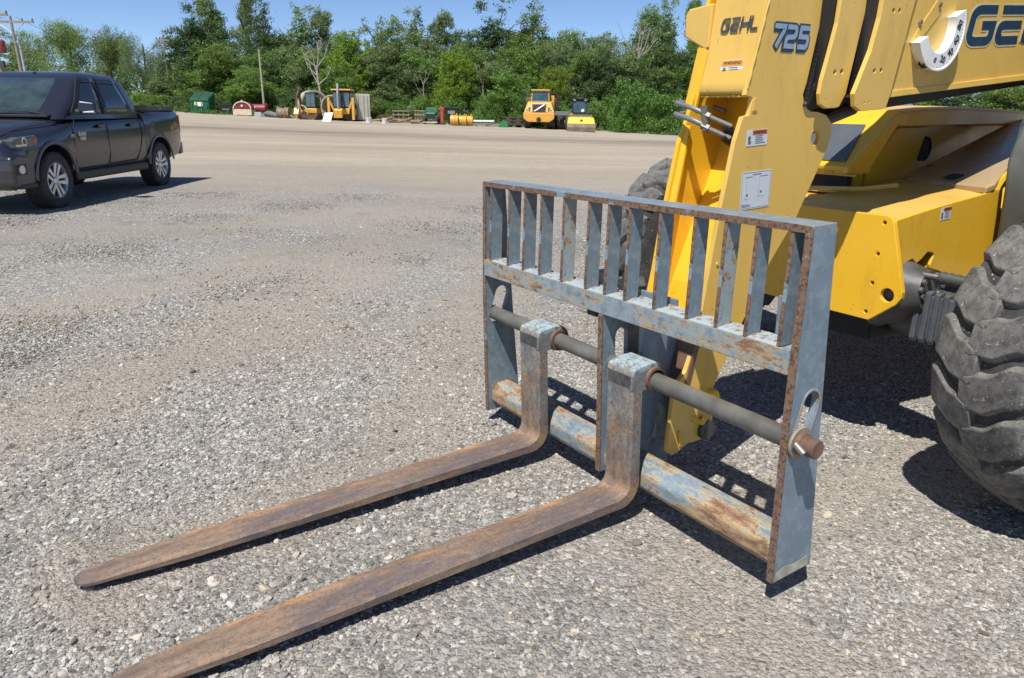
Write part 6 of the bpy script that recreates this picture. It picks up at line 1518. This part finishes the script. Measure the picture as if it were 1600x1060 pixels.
rack(651, 65, .7, 1.15, 'open wooden frame left of the green tractor', M['wood']); rack(798, 66, 1.4, .9, 'dark metal frame left of the dump truck', M['dkgrey'])
# green tractor
d = 65; t = thing('garden_tractor', 'small green tractor beside the wooden frame', 'tractor', at(668, d), FR)
MB().box(-.42, .42, 0, 1.3, .45, .95).build('hood', M['tgreen'], t, bevel=.1); MB().box(-.36, .36, -.03, .0, .5, .85).build('grille', M['ink'], t)
MB().prism([(-.55, .9), (-.5, 1.25), (-.3, 1.35), (.3, 1.35), (.5, 1.25), (.55, .9)], 1, .9, 1.6).build('canopy', M['tgreen'], t, bevel=.04)
MB().box(-.3, .3, .88, .9, .98, 1.25).build('windscreen', M['cabglass'], t)
for s_ in (-1, 1):
    MB().lathe([(-.1, 0), (-.12, .30), (-.06, .36), (.06, .36), (.12, .30), (.1, 0)], (s_*.52, .1, .36), 0, 16).build('front_wheel', M['ctyre'], t, smooth=True)
    MB().lathe([(-.15, 0), (-.16, .45), (-.1, .52), (.1, .52), (.16, .45), (.15, 0)], (s_*.62, 1.3, .52), 0, 18).build('rear_wheel', M['ctyre'], t, smooth=True)
MB().box(-.62, .62, -.3, -.1, .12, .2).build('front_bar', M['cream2'], t)
t = thing('red_jack', 'orange-red upright jack between the tractor and the black hopper', 'jack', at(686, 65), FR)
MB().box(-.12, .12, 0, .2, 0, 1.45).build('mast', simple('orange_red', (.45, .07, .03)), t, bevel=.02); MB().box(-.28, .28, -.1, .3, .0, .12).build('foot', M['ink'], t); MB().box(-.3, .2, -.02, .15, 1.2, 1.35).build('arm', simple('orange_red', (.45, .07, .03)), t)
t = thing('black_hopper', 'black hopper with stencilled face left of the yellow drums', 'hopper', at(701, 65.5), FR)
MB().hexa([(-.25, .1, .0), (.5, .1, 0), (.5, .9, 0), (-.25, .9, 0)], [(-.62, 0, 1.35), (.60, 0, 1.40), (.60, 1, 1.40), (-.62, 1, 1.35)]).build('hopper_shell', M['ink'], t, bevel=.03)
MB().box(-.3, .3, -.02, .02, .9, 1.15).build('stencil', M['greyp'], t); MB().box(-.66, .64, -.04, 1.04, 1.36, 1.44).build('rim', M['dkgrey'], t)
for k, (px, r, lab) in enumerate(((705, .42, 'yellow drum bucket partly behind the black hopper'), (718, .40, 'middle yellow drum bucket of the row'), (728, .40, 'last yellow drum bucket, next to the white slabs'))):
    t = thing('yellow_drum', lab, 'drum', at(px, 63.5+k*.4), FR, 'yellow drums beside the black hopper')
    MB().lathe([(-.33, 0), (-.33, r*.92), (-.30, r), (-.05, r), (0, r*1.04), (.05, r), (.30, r), (.33, r*.92), (.33, 0)], (0, .4, r), 0, 20).build('shell', M['cyellow'], t, smooth=True, ang=30)
    for x in (-.2, .2): MB().box(x-.04, x+.04, .2, .6, r*2-.02, r*2+.14).build('lug', M['cyellow'], t)
for k, (px, z, lab) in enumerate(((748, 0, 'lower white slab right of the yellow drums'), (750, .26, 'upper white slab lying on the lower one'), (768, 0, 'grey-white slab nearest the green wedge'))):
    t = thing('stone_slab', lab, 'slab', at(px, 64.5, z), FR, 'pale slabs stacked right of the drums')
    MB().box(-.95+.25*(k == 2), .95-.3*(k == 2), 0, .9, .10, .24).build('slab', M['greyp'] if k != 1 else M['white'], t, bevel=.01)
    for x in (-.5, .4): MB().box(x-.06, x+.06, .05, .8, 0, .10).build('bearer', M['wood'], t)
t = tag(MB().prism([(-.4, 0), (.45, 0), (.3, .45), (-.05, .62)], 1, 0, .7).build('green_wedge', M['tgreen'], None, bevel=.02), 'small green wedge-shaped chute between slabs and metal frame', 'chute'); t.location = at(782, 64); t.rotation_euler = FR
for px, lab in ((792, 'first rusty drum behind the metal frame'), (806, 'second rusty drum touching the dump truck')):
    t = thing('rusty_drum', lab, 'drum', at(px, 67), FR); MB().lathe([(0, 0), (0, .28), (.28, .29), (.3, .27), (.6, .28), (.85, .28), (.85, 0)], (0, 0, 0), 2, 14).build('drum_shell', M['rustbrown'], t, smooth=True, ang=40)
# articulated dump truck, front on
d = 64; t = thing('dump_truck', 'big yellow-orange articulated dump truck facing the camera', 'dump truck', at(838, d), (0, 0, YAW-.10))
w2 = 1.30
MB().prism([(-w2, 1.05), (-w2+.05, .80), (-.9, .55), (.9, .55), (w2-.05, .80), (w2, 1.05), (w2, 1.30), (-w2, 1.30)], 1, -.3, .25).build('bumper', M['corange'], t, bevel=.05)
nose = MB().hexa([(-1.28, -.1, 1.30), (1.28, -.1, 1.30), (1.25, 1.8, 1.30), (-1.25, 1.8, 1.30)], [(-.98, .25, 2.12), (.98, .25, 2.12), (1.05, 1.8, 2.25), (-1.05, 1.8, 2.25)]).build('bonnet', M['corange'], t, bevel=.08, seg=3)
MB().hexa([(-.55, -.14, 1.38), (.55, -.14, 1.38), (.55, -.05, 1.38), (-.55, -.05, 1.38)], [(-.60, .16, 1.98), (.60, .16, 1.98), (.60, .24, 1.98), (-.60, .24, 1.98)]).build('grille', M['ink'], t, bevel=.02)
for k in range(5): MB().box(-.5, .5, -.16+.055*k, -.13+.055*k, 1.46+.1*k, 1.49+.1*k).build('grille_bar', M['dkgrey'], t)
MB().hexa([(-.44, -.21, 1.42), (-.32, -.21, 1.42), (-.32, -.15, 1.42), (-.44, -.15, 1.42)], [(.34, .05, 1.94), (.48, .05, 1.94), (.48, .13, 1.94), (.34, .13, 1.94)]).build('badge_bar', M['steel'], t)
MB().lathe([(-.02, .07), (-.02, .11), (.02, .11), (.02, .07), (-.02, .07)], (.02, -.02, 1.68), 1, 14).build('badge_ring', M['steel'], t)
for s_ in (-1, 1):
    hl_ = MB().hexa([(s_*.72, -.10, 1.42), (s_*1.12, -.05, 1.42), (s_*1.12, .05, 1.42), (s_*.72, 0, 1.42)], [(s_*.72, .05, 1.72), (s_*1.02, .1, 1.72), (s_*1.02, .2, 1.72), (s_*.72, .15, 1.72)]).build('headlight', M['ink'], t, bevel=.02)
    MB().lathe([(-.0, 0), (-.0, .09), (.03, .1)], (s_*.9, -.08, 1.52), 1, 12).build('lens', M['chrome'], hl_)
    MB().lathe([(-.27, .3), (-.3, .62), (-.2, .72), (.2, .72), (.3, .62), (.27, .3)], (s_*.98, .9, .72), 0, 24).build('front_wheel', M['ctyre'], t, smooth=True)
    MB().tube([(s_*1.25, .6, 1.3), (s_*1.28, .6, 2.3), (s_*1.2, 1.0, 2.3)], .035, 6).build('hand_rail', M['ink'], t)
    mr = MB().tube([(s_*.75, 1.1, 2.9), (s_*1.45, .8, 2.85), (s_*1.45, .8, 2.3)], .03, 6).build('mirror_arm', M['ink'], t)
    MB().box(s_*1.45-.12, s_*1.45+.12, .76, .82, 2.35, 2.8).build('mirror', M['ink'], mr)
    MB().box(s_*1.22-.05, s_*1.22+.05, .2, 1.6, 1.3, 1.36).build('fender', M['corange'], t)
    MB().lathe([(-.27, 0), (-.3, .62), (-.2, .72), (.2, .72), (.3, .62), (.27, 0)], (s_*1.05, 5.2, .72), 0, 24).build('rear_wheel', M['ctyre'], t, smooth=True)
MB().hexa([(-.60, .45, 2.10), (.60, .45, 2.10), (.62, 1.3, 2.22), (-.62, 1.3, 2.22)], [(-.42, .30, 2.15), (.42, .30, 2.15), (.45, 1.3, 2.28), (-.45, 1.3, 2.28)]).build('bonnet_top', M['greyp'], t, bevel=.03)
cb3 = MB().hexa([(-.78, 1.1, 2.2), (.78, 1.1, 2.2), (.78, 2.4, 2.2), (-.78, 2.4, 2.2)], [(-.74, 1.25, 3.05), (.74, 1.25, 3.05), (.74, 2.4, 3.05), (-.74, 2.4, 3.05)]).build('cab', M['corange'], t, bevel=.05)
MB().hexa([(-.70, 1.08, 2.28), (.70, 1.08, 2.28), (.70, 1.12, 2.28), (-.70, 1.12, 2.28)], [(-.66, 1.215, 2.98), (.66, 1.215, 2.98), (.66, 1.25, 2.98), (-.66, 1.25, 2.98)]).build('windscreen', M['cabglass'], cb3)
MB().box(-.80, .80, 1.1, 2.5, 3.05, 3.16).build('cab_roof', M['corange'], t, bevel=.04)
MB().box(.80, 1.15, 1.9, 2.5, 1.4, 2.7).build('exhaust_box', M['corange'], t, bevel=.03)
MB().hexa([(-1.2, 2.9, 1.2), (1.2, 2.9, 1.2), (1.2, 7, 1.2), (-1.2, 7, 1.2)], [(-1.35, 2.6, 2.5), (1.35, 2.6, 2.5), (1.35, 7.4, 2.3), (-1.35, 7.4, 2.3)]).build('dump_body', M['mud'], t, bevel=.05)
MB().box(-.5, .5, 1.8, 6.5, .7, 1.2).build('chassis', M['ink'], t); MB().lathe([(-.1, 0), (-.1, .16), (0, .2)], (0, -.3, .75), 1, 12).build('tow_eye', M['ink'], t)
# second wheeled thing between truck and roller
t = thing('trailer', 'dark flat trailer end with big wheels between dump truck and roller', 'trailer', at(873, 66), (0, 0, YAW+.2))
MB().box(-.6, .7, 0, 3, 1.15, 1.5).build('deck', M['greyp'], t, bevel=.02)
for x in (-.15, .55): MB().lathe([(-.2, .2), (-.22, .5), (-.15, .58), (.15, .58), (.22, .5), (.2, .2)], (x, .2, .58), 0, 20).build('wheel', M['ctyre'], t, smooth=True)
MB().lathe([(-.05, 0), (-.05, .25), (.05, .28)], (.5, -.1, .6), 1, 14).build('hub', M['mud'], t)
# padfoot roller with blade
d = 61; t = thing('roller', 'bright yellow padfoot roller with muddy dozer blade facing the camera', 'roller', at(903, d), FR)
bw2 = W(881, 925, d)/2
MB().prism([(-1.1, .0), (-1.16, .35), (-1.02, .62), (-.92, .62), (-1.0, .35), (-.98, 0)], 0, -bw2, bw2).build('blade', M['mud'], t, bevel=.01)
MB().hexa([(-bw2*.98, -1.0, .56), (bw2*.98, -1.0, .56), (bw2*.98, -.2, .56), (-bw2*.98, -.2, .56)], [(-bw2*.88, -.85, 1.02), (bw2*.88, -.85, 1.02), (bw2*.9, -.2, 1.10), (-bw2*.9, -.2, 1.10)]).build('drum_frame', M['byellow'], t, bevel=.04)
MB().lathe([(-bw2*.8, 0), (-bw2*.8, .58), (bw2*.8, .58), (bw2*.8, 0)], (0, .1, .62), 0, 28).build('drum', M['mud'], t, smooth=True, ang=30)
for i in range(9):
    for j in range(3): MB().box(-bw2*.75+i*bw2*1.5/8-.06, -bw2*.75+i*bw2*1.5/8+.06, -.15+.25*j, -.0+.25*j, 1.10+.07*(j == 1), 1.24+.06*(j == 1)).build('pad_foot', M['mud'], t, bevel=.01)
MB().prism([(-.14, .70), (-.05, .95), (.05, .95), (.14, .70), (.05, .78), (-.05, .78)], 1, -.93, -.88).build('emblem', M['ink'], t)
MB().box(-.62, .62, 1.1, 3.4, .8, 1.40).build('engine_body', M['byellow'], t, bevel=.06)
cb4 = MB().hexa([(-.58, 1.0, 1.35), (.58, 1.0, 1.35), (.58, 2.1, 1.35), (-.58, 2.1, 1.35)], [(-.60, 1.1, 2.45), (.60, 1.1, 2.45), (.60, 2.1, 2.45), (-.60, 2.1, 2.45)]).build('cab', M['ink'], t, bevel=.04)
MB().hexa([(-.50, .985, 1.45), (.50, .985, 1.45), (.50, 1.0, 1.45), (-.50, 1.0, 1.45)], [(-.52, 1.075, 2.32), (.52, 1.075, 2.32), (.52, 1.09, 2.32), (-.52, 1.09, 2.32)]).build('windscreen', M['cabglass'], cb4)
MB().box(.12, .36, .97, .99, 1.50, 1.72).build('notice', M['white'], cb4)
MB().box(-.68, .68, .95, 2.2, 2.45, 2.54).build('cab_roof', M['ink'], t, bevel=.03)
for s_ in (-1, 1):
    MB().lathe([(-.2, 0), (-.2, .6), (.2, .6), (.2, 0)], (s_*.8, 2.6, .65), 0, 20).build('rear_wheel', M['ctyre'], t, smooth=True)
    MB().tube([(s_*.6, 1.0, 2.1), (s_*.85, .9, 2.1), (s_*.85, .9, 1.8)], .02, 5).build('mirror_arm', M['ink'], t)
    MB().box(s_*.45-.1, s_*.45+.1, .95, .99, 2.36, 2.44).build('work_light', M['chrome'], t)
# white-roofed buildings glimpsed through the trees
t = thing('farm_building', 'pale roofed building half hidden behind trees left of the boom head', 'building', at(1035, 92), FR)
wl = MB().box(-6, 9, 0, 8, 0, 3.6).build('wall', M['white'], t); rf = MB().prism([(-.6, 3.55), (4, 6.2), (8.6, 3.55), (8.6, 3.75), (4, 6.45), (-.6, 3.75)], 0, -6.5, 9.5).build('roof', simple('blue_grey_roof', (.30, .36, .42), .5), t)
for x in (-3, 0, 3, 6): MB().box(x-.5, x+.5, -.04, .0, 1.4, 2.5).build('window', M['cabglass'], t)
t = thing('white_shed', 'small white building glimpsed under the boom above the engine hood', 'shed', at(1395, 62), FR)
MB().box(-1.4, 1.4, 0, 3, 0, 2.6).build('wall', M['white'], t); MB().prism([(-1.6, 2.55), (0, 3.3), (1.6, 2.55)], 1, -.3, 3.3).build('roof', M['greyp'], t); MB().box(-.4, .3, -.03, 0, .1, 2.0).build('door', M['greyp'], t)
